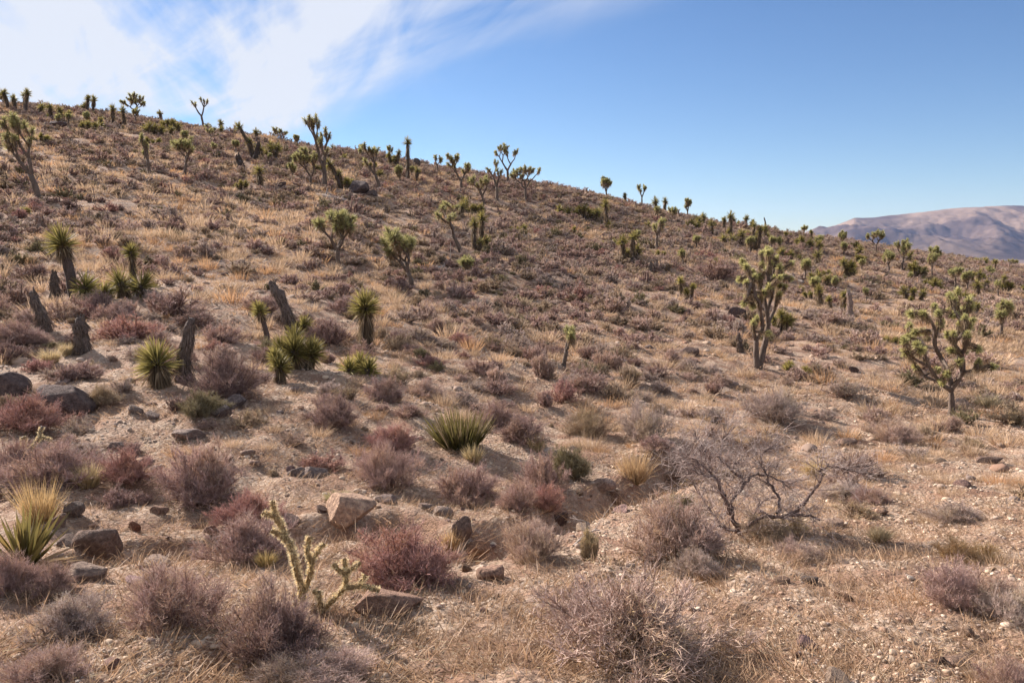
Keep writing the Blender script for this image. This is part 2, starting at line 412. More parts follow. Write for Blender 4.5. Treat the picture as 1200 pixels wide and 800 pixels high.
def lod_leaf(px):      # px = metres per photo pixel
    return max(.011, min(.05, px * .62))

def grow(rng, H_, W_, lean, nh, fork=.30, rad=None):
    """joshua-tree skeleton -> branches [(pts, r0, r1)], heads [(tip, axis)]"""
    depth = 0 if nh <= 1 else 1 if nh <= 2 else 2 if nh <= 5 else 3 if nh <= 11 else 4
    br, hd = [], []
    def rec(p, d, L, r, k):
        d = norm(d); q = p + d * L; mid = p + d * L * .5 + rng.normal(size=3) * L * .09
        r1 = r * .8; br.append((bez(p, mid, q, 6), r, r1))
        if k == 0: hd.append((q, norm(q - mid))); return
        m = 2 if rng.rand() < .55 else 3
        a0 = rng.rand() * 2 * pi
        for i in range(m):
            a = a0 + 2 * pi * i / m + rng.normal() * .35
            o = np.array([cos(a), sin(a), 0]) * (1.15 if k > 1 else .8)
            kk = k - 1 if rng.rand() > .16 else max(0, k - 2)
            rec(q, d * .75 + o + np.array([0, 0, .55 + .35 * rng.rand()]), L * (.66 + .34 * rng.rand()), r1 * .84, kk)
    rec(np.zeros(3), np.array([0.08 * rng.normal(), 0.08 * rng.normal(), 1.0]), fork, 1.0, depth)
    A = np.concatenate([b[0] for b in br]); hh = A[:, 2].max(); w0, w1 = A[:, 0].min(), A[:, 0].max(); ww = max(w1 - w0, .05)
    return br, hd, hh, ww, (w0 + w1) / 2

def make_joshua(name, loc, Hm, Wm, lean, nh, seed, mp, label, group='joshua trees on the hillside', spec=None, colk=1.0, near=False, cat='joshua tree'):
    rng = np.random.RandomState(seed)
    hr = .115 if near else min(.23, max(.13, Wm * .29), Hm * .28)          # leaf length
    rbase = max(.030 * Hm + .02, .045)
    root = empty(name, loc); tag(root, label, cat, group)
    if spec is None:
        br, hd, hh, ww, cx = grow(rng, 1, 1, 0, nh)
        sx = max(Wm - 2 * hr, Wm * .3) / ww if nh > 1 else 0.2 * Hm; sz = max(Hm - hr, .3 * Hm) / hh
        sx = min(sx, sz * 1.9)
        def X(p):
            p = np.array(p, float).reshape(-1, 3); q = p.copy(); q[:, 2] *= sz; k = q[:, 2] / Hm
            q[:, 0] = p[:, 0] * sx - cx * sx * np.minimum(1, k * 1.5) + lean * k ** 1.3 ; q[:, 1] = p[:, 1] * sx; return q
        br = [(X(p), a * rbase, b * rbase) for p, a, b in br]; hd = [(X(p)[0], norm(a * [sx, sx, sz])) for p, a in hd]
    else: br, hd, hmap, extra = spec
    wpx = lod_leaf(mp); nl = int(np.clip(110 * (.014 / wpx) ** .8, 30, 120)) if not near else 150
    gt = G(); gt_dead = G()
    limbs = []
    for bi, (p, a, b) in enumerate(br):
        p = np.array(p)
        if spec is not None and bi:
            gl = G(); tube(gl, np.concatenate([p[:1] - norm(p[1] - p[0]) * a * .5, p]), np.concatenate([[a], np.linspace(a, b, len(p))]), BARK * 1.1, sides=9, rough=.09, rng=rng)
            for kid, kr, kb in extra:
                if kb == bi - 1: tube(gl, kid, np.linspace(kr, kr * .85, len(kid)), BARK, sides=7, rough=.1, rng=rng)
            thatch(gl, rng, p, np.linspace(a, b, len(p)), 160, .06, .010, BARK * 1.5, .3)
            limbs.append(obj('branch', gl.mesh('branch', M_WOOD), root)); continue
        tube(gt, np.concatenate([p[:1] - norm(p[1] - p[0]) * a * .5, p]), np.concatenate([[a], np.linspace(a, b, len(p))]), BARK * (1.1 if b > .03 else 1), sides=9 if near else 7, rough=.09, rng=rng)
    g0 = br[0][0]; tube(gt, [g0[0] - [0, 0, .25], g0[0] + [0, 0, .02], g0[0] + (g0[1] - g0[0]) * .5], [rbase * 1.5, rbase * 1.25, rbase * 1.02], BARK * .9, sides=9, rough=.08, rng=rng)
    if spec is None: obj('trunk', gt.mesh('trunk', M_WOOD), root)
    else: obj('trunk', gt.mesh('trunk', M_WOOD), root)
    # dead grey-brown leaves clothing the upper branches
    for (P, ax) in hd:
        L = hr * (1.5 if near else 1.3)
        thatch(gt_dead, rng, [P - ax * L, P - ax * L * .5, P], [.035, .045, .05], int(nl * (.7 if near else .6)), hr * .85, wpx * 1.1, DRY * 1.0, .45)
    obj('dead_leaves', gt_dead.mesh('dead_leaves', M_GRASS), root)
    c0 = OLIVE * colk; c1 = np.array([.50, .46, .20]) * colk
    if mp < .034 and len(hd) <= 80:
        for hi, (P, ax) in enumerate(hd):
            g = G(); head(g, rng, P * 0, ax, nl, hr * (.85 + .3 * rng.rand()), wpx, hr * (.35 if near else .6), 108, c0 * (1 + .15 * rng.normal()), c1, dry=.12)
            o = obj('leaf_head', g.mesh('leaf_head', M_LEAF), root if spec is None else limbs[hmap[hi]]); o.location = P
    else:
        g = G()
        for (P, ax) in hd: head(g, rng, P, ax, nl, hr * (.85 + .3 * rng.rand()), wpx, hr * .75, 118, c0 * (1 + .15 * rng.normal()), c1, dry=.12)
        obj('crown', g.mesh('crown', M_LEAF), root)
    return root

def make_yucca(name, loc, stems, seed, mp, label, group='mojave yuccas on the hillside', colk=1.0, cat='yucca'):
    """stems: (dx, dy, lean_x, trunk_h, leaf_len, n_leaves or None, skirt 0..1)"""
    rng = np.random.RandomState(seed); root = empty(name, loc); tag(root, label, cat, group)
    w = max(.014, min(.05, mp * .62)); gt = G(); gs = G(); any_s = False; merged = None
    for (dx, dy, lx, th, L, nl, sk) in stems:
        nl = int((nl or 110) * 2.4) if mp < .02 else int(np.clip(150 * (.018 / w) ** .7, 55, 160))
        pts = bez([dx, dy, -.12], [dx + lx * .25, dy, th * .5], [dx + lx, dy + rng.normal() * .04, th], 8)
        r = max(.022, L * .18); ax = norm(pts[-1] - pts[-2]) if th > .1 else np.array([lx * .8, 0, 1.])
        ax = norm(ax + np.array([0, 0, .3]))
        tube(gt, pts, np.linspace(r * 1.25, r * .9, 8), BARKD, sides=10, rough=.1, rng=rng)
        if th > .12 and sk > 0:
            thatch(gs, rng, pts[-max(2, int(8 * sk)):], r, int(nl * 1.1 * (.4 + sk)), L * .75, w * 1.1, DRY * .72, .30 + .25 * sk); any_s = True
        elif th > .12: thatch(gt, rng, pts, r, 120, .1, w, BARK * 1.1, .2)
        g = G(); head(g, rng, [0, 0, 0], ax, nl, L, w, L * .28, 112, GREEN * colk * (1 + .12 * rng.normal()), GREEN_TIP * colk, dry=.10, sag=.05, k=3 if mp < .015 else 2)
        o = obj('leaf_head', g.mesh('leaf_head', M_LEAF), root); o.location = pts[-1]
    obj('trunk', gt.mesh('trunk', M_WOOD), root)
    if any_s: obj('dead_leaf_skirt', gs.mesh('dead_leaf_skirt', M_GRASS), root)
    return root

def make_stump(loc, Hm, lean, rad, seed, label, group=None, name='dead_yucca_stump', top=1.0, dark=1.0):
    rng = np.random.RandomState(seed); g = G()
    pts = bez([0, 0, -.15], [lean * .1, 0, Hm * .55], [lean, .05, Hm], 12)
    pts = pts + rng.normal(size=pts.shape) * [.25, .1, 0] * rad * .5; rr = np.linspace(rad * .98, rad * .62 * top, 12) * (1 + .10 * rng.normal(size=12)); rr[-2] *= .9; rr[-1] *= .55
    tube(g, pts, rr, BARKD * 1.3 * dark, sides=14, rough=.14, rng=rng)
    for q in range(5):
        a = rng.rand() * 6.28; b0 = pts[-2] + np.array([cos(a), sin(a), 0]) * rr[-3] * .6; tube(g, [b0 - [0, 0, .05], b0 + [0, 0, rad * .4], b0 + rng.normal(size=3) * rad * .15 + [0, 0, rad * (.7 + .8 * rng.rand())]], [rad * .3, rad * .2, rad * .05], BARK * dark, sides=5, rng=rng, rough=.1)
    thatch(g, rng, pts, rr, 1700, .11, .013, BARK * 1.7 * dark, .42); thatch(g, rng, pts[:6], rr[:6], 250, .22, .014, BARK * 1.4 * dark, .75)
    o = obj(name, g.mesh(name, M_WOOD)); o.location = loc
    return tag(o, label, 'stump', group)

# ---- shrubs.  unit shrub: 1 m wide, .5 m tall dome
def shrub(seed, nm, ns_, nt, tw, style='dense', twl=(.05, .13), split=False):
    rng = np.random.RandomState(seed); R = .5; Hh = .5
    ph = rng.rand(nm) * 2 * pi
    if style == 'upright': el = np.radians(50 + 38 * rng.rand(nm))
    elif style == 'airy': el = np.radians(12 + 72 * rng.rand(nm) ** .9)
    else: el = np.radians(4 + 84 * rng.rand(nm) ** 1.05)
    lob = 1 + .95 * vnoise(np.cos(ph) * 1.6 + seed, np.sin(ph) * 1.6 + el * 1.5, 3)
    rad = (.62 + .38 * rng.rand(nm)) * lob
    E = np.stack([np.cos(ph) * np.cos(el) * R, np.sin(ph) * np.cos(el) * R, np.sin(el) * Hh * .88 + .02], 1) * rad[:, None]
    B = np.stack([np.cos(ph), np.sin(ph), 0 * ph], 1) * (.16 * rng.rand(nm) ** .5)[:, None]; B[:, 2] = -.03
    Cc = (B + E) / 2 + rng.normal(size=(nm, 3)) * .05; Cc[:, 2] += .04 if style != 'upright' else .0
    g = G(); gw = G() if split else g
    T = np.linspace(0, 1, 5); pts = [(1 - t) ** 2 * B + 2 * t * (1 - t) * Cc + t * t * E for t in T]
    r = np.linspace(tw * 2.6, tw * 1.1, 5)
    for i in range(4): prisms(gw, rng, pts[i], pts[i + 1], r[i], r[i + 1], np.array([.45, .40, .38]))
    def outw(P): return norm(P * [1, 1, .9] + [0, 0, .12])
    idx = rng.randint(0, nm, ns_); t = (.22 + .78 * rng.rand(ns_) ** .75)[:, None]
    P = (1 - t) ** 2 * B[idx] + 2 * t * (1 - t) * Cc[idx] + t * t * E[idx]
    up = {'dense': .35, 'airy': .45, 'upright': 1.1}[style]
    D = norm(outw(P) * .7 + rng.normal(size=(ns_, 3)) * .6 + [0, 0, up]); L = .07 + .09 * rng.rand(ns_)
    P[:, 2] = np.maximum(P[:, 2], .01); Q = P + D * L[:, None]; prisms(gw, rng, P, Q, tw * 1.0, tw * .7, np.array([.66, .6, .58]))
    i2 = rng.randint(0, ns_, nt); t2 = (.1 + .9 * rng.rand(nt))[:, None]; P2 = P[i2] * (1 - t2) + Q[i2] * t2
    D2 = norm(outw(P2) * .45 + D[i2] * .35 + rng.normal(size=(nt, 3)) * .55 + [0, 0, up * .8]); L2 = twl[0] + (twl[1] - twl[0]) * rng.rand(nt) ** 1.4
    jit = .8 + .4 * rng.rand(nt, 1); cl = rng.rand(ns_, 1)[i2]; nn_ = vnoise(P2[:, 0] * 5 + seed, P2[:, 1] * 5 + P2[:, 2] * 4, 4)[:, None]
    pt = np.where(nn_ > .16, np.array([[1.25, 1.22, .95]]), np.where(nn_ < -.22, np.array([[.8, .8, .86]]), 1.0)) * np.where(cl < .12, np.array([[1.15, 1.2, .9]]), 1.0)
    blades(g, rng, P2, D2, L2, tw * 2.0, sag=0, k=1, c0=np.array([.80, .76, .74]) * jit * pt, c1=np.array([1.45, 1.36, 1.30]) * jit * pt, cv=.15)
    return (g, gw) if split else g

def grass(seed, n, w, Hh=.5, R=.12, spread=.45):
    rng = np.random.RandomState(seed); g = G(); a = rng.rand(n) * 2 * pi; q = rng.rand(n) ** .5
    P = np.stack([np.cos(a) * q * R, np.sin(a) * q * R, -0.02 + 0 * a], 1)
    D = np.stack([np.cos(a) * q * spread * (1 + .5 * rng.rand(n)), np.sin(a) * q * spread, np.ones(n)], 1) + rng.normal(size=(n, 3)) * .18
    L = Hh * (.45 + .6 * rng.rand(n)); jit = .8 + .4 * rng.rand(n, 1)
    blades(g, rng, P, D, L, w, sag=.28 * rng.rand(n) + .05, k=2, c0=np.array([.75, .7, .62]) * jit, c1=np.array([1.1, 1.1, 1.05]) * jit)
    return g

def rock_arr(seed, sub=3, ncut=11, flat=.7):
    import bmesh
    rng = np.random.RandomState(seed); bm = bmesh.new(); bmesh.ops.create_icosphere(bm, subdivisions=sub, radius=1.0)
    V = np.array([v.co[:] for v in bm.verts]); F = np.array([[v.index for v in f.verts] for f in bm.faces]); bm.free()
    for _ in range(ncut):
        n = norm(rng.normal(size=3)); d = .52 + .33 * rng.rand(); k = np.maximum(0, V @ n - d); V = V - k[:, None] * n * .99
    if sub > 2:
        nn = norm(V); V = V + nn * (.045 * fbm(V[:, 0] * 2.3 + seed, V[:, 1] * 2.3 + V[:, 2] * 1.9, 3, 60))[:, None] + nn * (.02 * fbm(V[:, 0] * 9, V[:, 1] * 9 + V[:, 2] * 8, 2, 61))[:, None]
    V = V * [1, .85, flat]
    V = V / np.abs(V).max(0)[None] * [1, .85, flat]
    return V, F
# ------------------------------------------------------------------ placing things
OCC = []     # (x, y, radius) of what is already standing
def occupied(x, y, r):
    for a, b, c in OCC:
        if (a - x) ** 2 + (b - y) ** 2 < (c + r) ** 2: return True
    return False

# joshua trees: u, v of the foot, width, height in photo pixels, lean px, heads, label
JT = [
 (45,232,42,92,-28,11,'joshua tree with a short second trunk, leaning left at the left edge of the slope'),
 (175,205,12,45,-6,4,'slim olive joshua tree below the skyline, left of the short bushy one'),
 (216,205,34,42,-2,9,'short bushy joshua tree right of the slim olive one near the left crest'),
 (162,136,30,27,-6,9,'bare-looking spreading joshua tree against the white cloud on the left crest'),
 (239,148,20,34,-4,4,'narrow three-armed joshua tree standing alone on the crest under the bright cloud'),
 (330,161,20,15,-2,6,'tiny sparse joshua tree on the crest, just right of the yucca posts'),
 (380,220,26,76,-6,12,'tallest narrow joshua tree in the dense cluster below the crest, beside the dark boulder'),
 (365,218,30,42,-8,9,'low wide joshua tree at the left side of the dense cluster by the dark boulder'),
 (445,224,24,52,-13,7,'thin-stemmed joshua tree leaning left, just right of the dark boulder'),
 (541,225,27,42,-5,11,'dark many-armed joshua tree below the crest, left of the crooked thick one'),
 (566,243,26,36,-6,6,'thick crooked dark joshua tree between the many-armed one and the crest pair'),
 (582,235,20,46,-4,7,'tall leaning joshua tree directly below the round-crowned skyline tree'),
 (595,213,27,42,-2,14,'round-crowned dark joshua tree on the skyline at the middle of the crest'),
 (616,233,34,36,-1,13,'fan-shaped joshua tree right of the round-crowned skyline tree'),
 (397,315,48,68,-5,16,'olive joshua tree with a wide bushy crown on one straight trunk, mid slope'),
 (482,335,42,67,-24,9,'joshua tree leaning strongly left, right of the wide bushy mid-slope one'),
 (540,296,44,58,-20,8,'thin tall joshua tree leaning left with a low side branch, mid slope'),
 (547,320,22,22,0,4,'small squat joshua tree just below the thin tall leaning one'),
 (711,229,17,26,-1,10,'compact round joshua tree on the skyline right of the middle'),
 (752,241,15,26,0,8,'narrow joshua tree on the skyline beside a bare post-like stem'),
 (770,293,20,40,2,4,'thin forked joshua tree with two small heads below the twin skyline yuccas'),
 (806,249,13,24,0,6,'small upright joshua tree alone on the skyline above the yucca row'),
 (942,276,12,15,0,3,'little arching joshua tree on the crest just left of the far mountain'),
 (960,293,15,20,0,4,'stubby joshua tree under the left foot of the far mountain'),
 (987,288,14,20,0,5,'sparse joshua tree silhouetted at the left end of the mountain'),
 (1027,298,22,30,-2,7,'two-armed joshua tree silhouetted against the pale mountain, left one'),
 (1057,316,20,38,0,8,'taller joshua tree silhouetted against the mountain, right of the two-armed one'),
 (1092,324,16,30,0,6,'upright joshua tree below the middle of the mountain base'),
 (1119,337,26,26,0,8,'wide low joshua tree with clear fork below the mountain, right side'),
 (1162,324,14,14,0,4,'very small joshua tree near the crest below the right side of the mountain'),
 (1174,393,34,46,0,8,'yellow-green joshua tree at the right edge behind the big forked one'),
 (660,430,22,50,10,3,'slender small joshua tree leaning right with a few green tufts, centre of the slope'),
 (1010,318,12,16,0,3,'small joshua tree on the right-hand slope behind the dead post'),
]
# yuccas: u, v foot, width, height px, style, label
YU = [
 (28,131,30,27,'clump','spiky yucca clump on the skyline at the far left'),
 (6,110,10,8,'stem','small tilted yucca tuft on the crest at the left end'),
 (68,141,24,20,'clump','dark yucca clump beside rocks on the left crest'),
 (100,132,20,20,'clump','bristly yucca clump against the sky, left of the twin stems'),
 (133,148,14,24,'stem','left of twin yucca stems on the left crest'),
 (146,148,10,22,'stem','right of twin yucca stems on the left crest'),
 (189,140,7,13,'stem','short yucca post on the skyline right of the spreading joshua tree'),
 (185,159,25,22,'clump','round yucca clump right under the short skyline post'),
 (201,153,18,15,'clump','squat yucca clump left of the three-armed joshua tree'),
 (245,149,6,8,'stem','tiny yucca stub at the foot of the three-armed joshua tree'),
 (259,150,8,14,'stem','small yucca stub on the skyline right of the three-armed tree'),
 (297,186,24,39,'lean','thick-trunked yucca leaning left below the crest'),
 (316,186,22,22,'clump','broad yucca clump beside the thick-trunked leaning yucca'),
 (305,217,16,24,'stem','dark yucca trunk with a small green tuft below the thick leaning yucca'),
 (283,222,14,13,'clump','small low yucca left of the dark trunk with the tuft'),
 (400,221,18,34,'lean','leaning yucca trunk at the right side of the dense joshua cluster'),
 (412,222,14,14,'clump','low dark yucca tuft touching the dark boulder'),
 (478,210,28,44,'stem','tall dark yucca with one shaggy round head near the crest'),
 (462,193,13,18,'clump','yucca clump just left of the tall dark shaggy-headed one'),
 (545,248,14,18,'stem','short dark yucca stub under the many-armed joshua tree'),
 (557,250,16,14,'clump','yellow-green yucca tuft under the crooked thick joshua tree'),
 (556,292,14,36,'stem','left of the paired dark yucca stems standing mid slope'),
 (564,291,14,40,'stem','right of the paired dark yucca stems standing mid slope'),
 (733,234,6,12,'stem','bare post-like yucca stem on the skyline'),
 (711,271,17,38,'stem','thick dark yucca stem below the round skyline joshua tree'),
 (689,256,26,20,'clump','wide yucca clump left of the thick dark stem'),
 (738,307,26,38,'multi','yucca with several stems and a long shadow, mid slope right of centre'),
 (769,254,15,24,'stem','left of the twin flat-topped yuccas on the skyline'),
 (779,247,9,17,'stem','right of the twin flat-topped yuccas on the skyline'),
 (813,267,20,17,'clump','rounded yucca clump at the left end of the crest row'),
 (824,261,10,13,'stem','short yucca stem in the crest row, second from its left end'),
 (834,277,14,22,'stem','bushy-headed yucca stem standing in front of the crest row'),
 (848,267,8,14,'stem','thin yucca stem in the crest row, left of the tall one'),
 (856,277,13,30,'stem','tallest yucca of the crest row'),
 (870,264,24,15,'multi','crowded group of yucca stems on the crest right of the tallest one'),
 (884,295,16,36,'multi','yucca with two stacked heads in front of the crowded crest group'),
 (896,283,15,21,'stem','yucca stem at the right end of the crest row'),
 (923,279,10,9,'clump','small round yucca alone on the skyline left of the arching joshua tree'),
 (937,288,12,13,'clump','round yucca in front of the arching little joshua tree'),
 (951,281,6,12,'stem','thin yucca post right of the arching joshua tree'),
 (943,317,9,9,'clump','tiny yucca on the open slope behind the big joshua tree'),
 (1000,291,12,10,'clump','round yucca clump at the left end of the mountain'),
 (956,313,16,23,'stem','bushy yucca stem on the right slope above a low green tuft'),
 (965,323,16,11,'clump','low green yucca tuft on the right slope'),
 (994,323,20,23,'multi','yucca clump with a shadow beneath the mountain left end'),
 (1008,307,16,11,'clump','flat yucca clump right behind the shadowed clump'),
 (1074,324,20,21,'clump','round bright yucca below the middle of the mountain'),
 (1094,338,22,16,'clump','low spreading yucca in front of the upright joshua tree'),
 (1146,348,15,22,'stem','yucca stem with dark trunk on the right slope below the wide joshua tree'),
 (1180,341,16,21,'clump','yucca clump near the right edge above the yellow-green joshua tree'),
 (1147,308,20,9,'clump','low yucca on the far right crest, left one'),
 (1180,308,22,8,'clump','low yucca on the far right crest, right one'),
 (804,351,20,30,'bright','bright yellow-green yucca alone on the bare middle slope'),
 (961,360,15,28,'stem','left yucca of three in a row beside the pale dead post'),
 (973,361,10,16,'stem','shortest yucca of three in a row, in the middle'),
 (987,365,13,27,'stem','right yucca of three in a row, next to the pale dead post'),
 (913,392,32,38,'clump','dense dark yucca clump directly behind the big gnarled joshua tree'),
 (925,434,15,15,'clump','small green yucca right of the foot of the gnarled joshua tree'),
 (944,438,12,9,'clump','very small yucca tuft beside the small green one'),
 (30,250,12,10,'clump','small yucca tuft beneath the leaning joshua tree at the left edge'),
 (1050,402,26,12,'clump','pale yucca behind the left arm of the big forked joshua tree'),
]
def place_plants():
    for i, (u, v, w, h, lean, nh, lab) in enumerate(JT):
        if u < 640: w *= 1.2; h *= 1.08
        x, y, z, d = hit(u, v); m = mpp(d)
        make_joshua('joshua_tree', (x, y, z), h * m, w * m, lean * m, nh if nh < 4 else int(nh * 1.4), 100 + i, m, lab, colk=1.0)
        OCC.append((x, y, .25))
    for i, (u, v, w, h, st, lab) in enumerate(YU):
        x, y, z, d = hit(u, v); m = mpp(d); W = w * m * (1.3 if u < 640 else 1.1); Hh = h * m * (1.12 if u < 640 else 1.04); r = random.Random(i * 7 + 1)
        L = max(.2, min(.5, W * .55)); mul = 1.35 if st == 'bright' else 1.0
        S = []
        if st == 'clump' or st == 'bright':
            n = 3 if W < .8 else 5
            L = max(.2, min(.5, min(W * .34, Hh * .7)))
            for k in range(n):
                dx = (k / (n - 1) - .5) * max(W - 1.5 * L, .05); S.append((dx, r.uniform(-.2, .2) * W, dx * .3, max(.02, (Hh - L) * r.uniform(.25, 1.0)), L * r.uniform(.85, 1.1), None, .6))
        elif st == 'stem' or st == 'lean':
            L = max(.16, min(.5, W * .6)); S.append((0, 0, (-.35 * Hh if st == 'lean' else r.uniform(-.08, .08) * Hh), max(.05, Hh - L * .9), L, None, .9))
            if h > 25 and r.random() < .8: S.append((W * r.uniform(-.25, .3), -.05, .05, Hh * .2, L * .8, None, .5))
            if st == 'lean': S.append((0.05, 0, -.1 * Hh, Hh * .45, L * .7, None, .7))
        else:
            L = max(.17, min(.42, W * .38))
            for k in range(4):
                dx = (k / 3 - .5) * max(W - 1.3 * L, .1); S.append((dx, r.uniform(-.1, .1), dx * .2, max(.05, (Hh - L) * (1.0, .5, .85, .35)[(k + i) % 4]), L, None, .9))
        make_yucca('yucca', (x, y, z), S, 400 + i, m, lab, colk=mul)
        OCC.append((x, y, .3))
    r = random.Random(4242); c = 0; tries = 0
    while c < 88 and tries < 2000:
        tries += 1
        if c < 46: u = r.uniform(760, 1215); top = np.interp(u, [700, 880, 950, 1050, 1200], [240, 272, 284, 300, 312]); v = top + 4 + (r.random() ** 1.6) * 62
        elif c < 60: u = r.uniform(430, 800); top = np.interp(u, [400, 600, 800], [176, 214, 262]); v = top + 3 + r.random() ** 1.4 * 60
        else: u = r.uniform(0, 460); top = np.interp(u, [0, 200, 420], [120, 146, 176]); v = top + 2 + r.random() ** 1.4 * 45
        x, y, z, d = hit(u, v)
        if occupied(x, y, .5): continue
        m = mpp(d); right = c < 46; h = r.uniform(11, 24) if c < 60 else r.uniform(10, 18)
        where = 'right-hand slope' if right else 'middle of the slope' if c < 60 else 'upper left slope'
        if r.random() < .36: make_joshua('joshua_tree', (x, y, z), h * 1.15 * m, h * .8 * m, r.uniform(-.2, .2) * h * m, r.choice([4, 6, 8]), 5000 + c, m, 'small distant joshua tree, one of several alike dotted over the ' + where)
        else:
            L = h * m * .42; S = [(q * L * .9, r.uniform(-.1, .1), q * .1, h * m * r.uniform(.1, .5), L * r.uniform(.8, 1.1), None, .8) for q in ((-1, 0, 1) if r.random() < .6 else (0,))]
            make_yucca('yucca', (x, y, z), S, 6000 + c, m, 'small distant yucca clump, one of several alike dotted over the ' + where)
        OCC.append((x, y, .3)); c += 1
    # ---- near yuccas on the left, each modelled from the photograph
    def Y(u, v, stems, seed, lab, colk=1.0):
        x, y, z, d = hit(u, v); m = mpp(d)
        st = [(a * m, b, c * m, e * m, f * m, n, s) for a, b, c, e, f, n, s in stems]
        make_yucca('yucca', (x, y, z), st, seed, m, lab, colk=colk); OCC.append((x, y, .3)); 
    Y(88, 352, [(0, 0, -14, 68, 27, 150, .3), (12, -.1, 6, 16, 24, 110, .3), (20, .15, 10, 8, 20, 70, .3)], 1, 'tall yucca with a sunlit round head on a thick dark trunk, far left')
    Y(156, 348, [(0, .1, -2, 52, 15, 80, .8), (-6, -.1, -6, 16, 25, 90, .5), (8, -.1, 8, 14, 25, 90, .5)], 2, 'yucca with a small head above a broad low rosette', .9)
    Y(190, 453, [(0, 0, -8, 30, 34, 170, .8)], 3, 'single big rosette yucca with a drooping skirt, beside the leaning shaggy stump')
    Y(316, 405, [(0, 0, -11, 44, 15, 110, .2)], 4, 'yucca with a small round head on a slanting trunk, left of the long dark stump')
    Y(355, 388, [(0, 0, 1, 8, 17, 90, .3)], 5, 'small yucca rosette right of the long dark stump')
    Y(348, 434, [(0, 0, -2, 22, 26, 150, .4), (-12, .1, -6, 20, 24, 110, .4), (10, .1, 5, 18, 25, 120, .4), (-4, .3, -5, 34, 22, 90, .3)], 6, 'large dense dark green yucca clump in front of the long dark stump', .75)
    Y(328, 448, [(0, 0, -1, 20, 21, 110, .5), (-4, .1, -4, 30, 16, 60, .4)], 7, 'narrow upright yucca tuft left of the large dense clump')
    Y(430, 411, [(0, 0, -1, 54, 26, 190, 1.0)], 8, 'palm-like yucca with one round head and a long brown skirt, left centre')
    Y(420, 438, [(-8, 0, -3, 6, 21, 90, .2), (8, .05, 3, 5, 21, 90, .2), (0, .2, 0, 10, 20, 70, .2)], 9, 'low green yucca rosette at the foot of the palm-like yucca', 1.1)
    Y(100, 352, [(10, .3, 3, 4, 16, 60, .2)], 10, 'small yucca rosette at the right foot of the tall left yucca')
    # ---- narrow-leaved green clump in the middle
    x, y, z, d = hit(538, 522); m = mpp(d); rng = np.random.RandomState(77); g = G(); n = 420
    a = rng.rand(n) * 2 * pi; q = rng.rand(n) ** .5; P = np.stack([np.cos(a) * q * .17, np.sin(a) * q * .15, 0 * a - .03], 1)
    D = np.stack([np.cos(a) * q * .62 - .12, np.sin(a) * q * .55, np.ones(n)], 1) + rng.normal(size=(n, 3)) * .12
    blades(g, rng, P, D, 56 * m * (.6 + .45 * rng.rand(n)), .013, sag=.05, k=2, c0=np.where(rng.rand(n, 1) < .2, DRY * .6, GREEN * .62), c1=np.where(rng.rand(n, 1) < .25, DRY * .9, GREEN_TIP * .55), cv=.25)
    root = empty('narrow_leaved_yucca', (x, y, z)); tag(root, 'green upright spiky clump of narrow leaves without trunk, centre of the photo', 'yucca'); obj('leaf_tuft', g.mesh('leaf_tuft', M_LEAF), root)
    g = G(); blades(g, rng, P[:90], D[:90] * [1.8, 1.8, .35], 26 * m, .012, sag=.4, k=2, c0=DRY * .8, c1=DRY); obj('dead_leaves', g.mesh('dead_leaves', M_GRASS), root); OCC.append((x, y, .4))
    # ---- young yucca at the left edge, foreground
    x, y, z, d = hit(30, 668); m = mpp(d); rng = np.random.RandomState(78); root = empty('young_yucca', (x, y, z)); tag(root, 'young yucca with a few long yellow-edged leaves at the left edge of the foreground', 'yucca')
    g = G(); n = 60; a = rng.rand(n) * 2 * pi; e = np.radians(38 + 48 * rng.rand(n)); D = np.stack([np.cos(a) * np.cos(e), np.sin(a) * np.cos(e), np.sin(e)], 1)
    blades(g, rng, D * .02, D, 88 * m * (.6 + .4 * rng.rand(n)), .027, sag=.04, k=4, c0=np.where(rng.rand(n, 1) < .25, np.array([[.26, .16, .06]]), np.array([[.09, .085, .025]])), c1=np.array([.22, .17, .06]), prof=[.7, 1, .95, .6], cv=.2); obj('leaf_head', g.mesh('leaf_head', M_LEAF), root)
    g = G(); n = 9; a = rng.uniform(-1.1, .6, n); D = np.stack([np.cos(a), np.sin(a), .25 + .3 * rng.rand(n)], 1)
    blades(g, rng, D * .02, D, 72 * m * (.6 + .4 * rng.rand(n)), .022, sag=.12, k=4, c0=DRY, c1=DRY * 1.3, prof=[.8, 1, .8, .5]); obj('dead_leaves', g.mesh('dead_leaves', M_GRASS), root)
    OCC.append((x, y, .3))

    # ---- shaggy dead stumps
    def ST(u, v, h, lean, r, seed, lab, **k):
        x, y, z, d = hit(u, v); m = mpp(d); make_stump((x, y, z), h * m, lean * m, r * m * .78, seed, lab, **k); OCC.append((x, y, .25))
    ST(213, 447, 74, 15, 10, 1, 'tall shaggy grey stump leaning right, beside the big rosette yucca')
    ST(342, 388, 56, -25, 8, 2, 'long dark stump slanting up to the left among the yucca clumps')
    ST(54, 388, 46, -17, 9, 3, 'dark curved stump leaning left, lower left of the tall yucca')
    ST(96, 414, 40, -2, 12, 4, 'short thick dark stump right of the curved one', dark=.9)
    ST(66, 352, 32, -3, 6, 5, 'narrow dark stump touching the left side of the tall yucca', dark=.9)
    ST(996, 379, 38, -3, 5, 6, 'pale dead yucca post standing bare on the right slope', dark=2.2)
    ST(867, 412, 20, -1, 4, 7, 'small dark stump left of the gnarled joshua tree')
    ST(762, 321, 13, 0, 3, 8, 'small dead stub right below the many-stemmed yucca')
    ST(300, 188, 20, 4, 4, 9, 'dark stub between the thick leaning yucca and the broad clump', dark=.6)
    ST(284, 201, 17, -6, 6, 10, 'dark crooked stub on the slope below the thick leaning yucca', dark=.6)
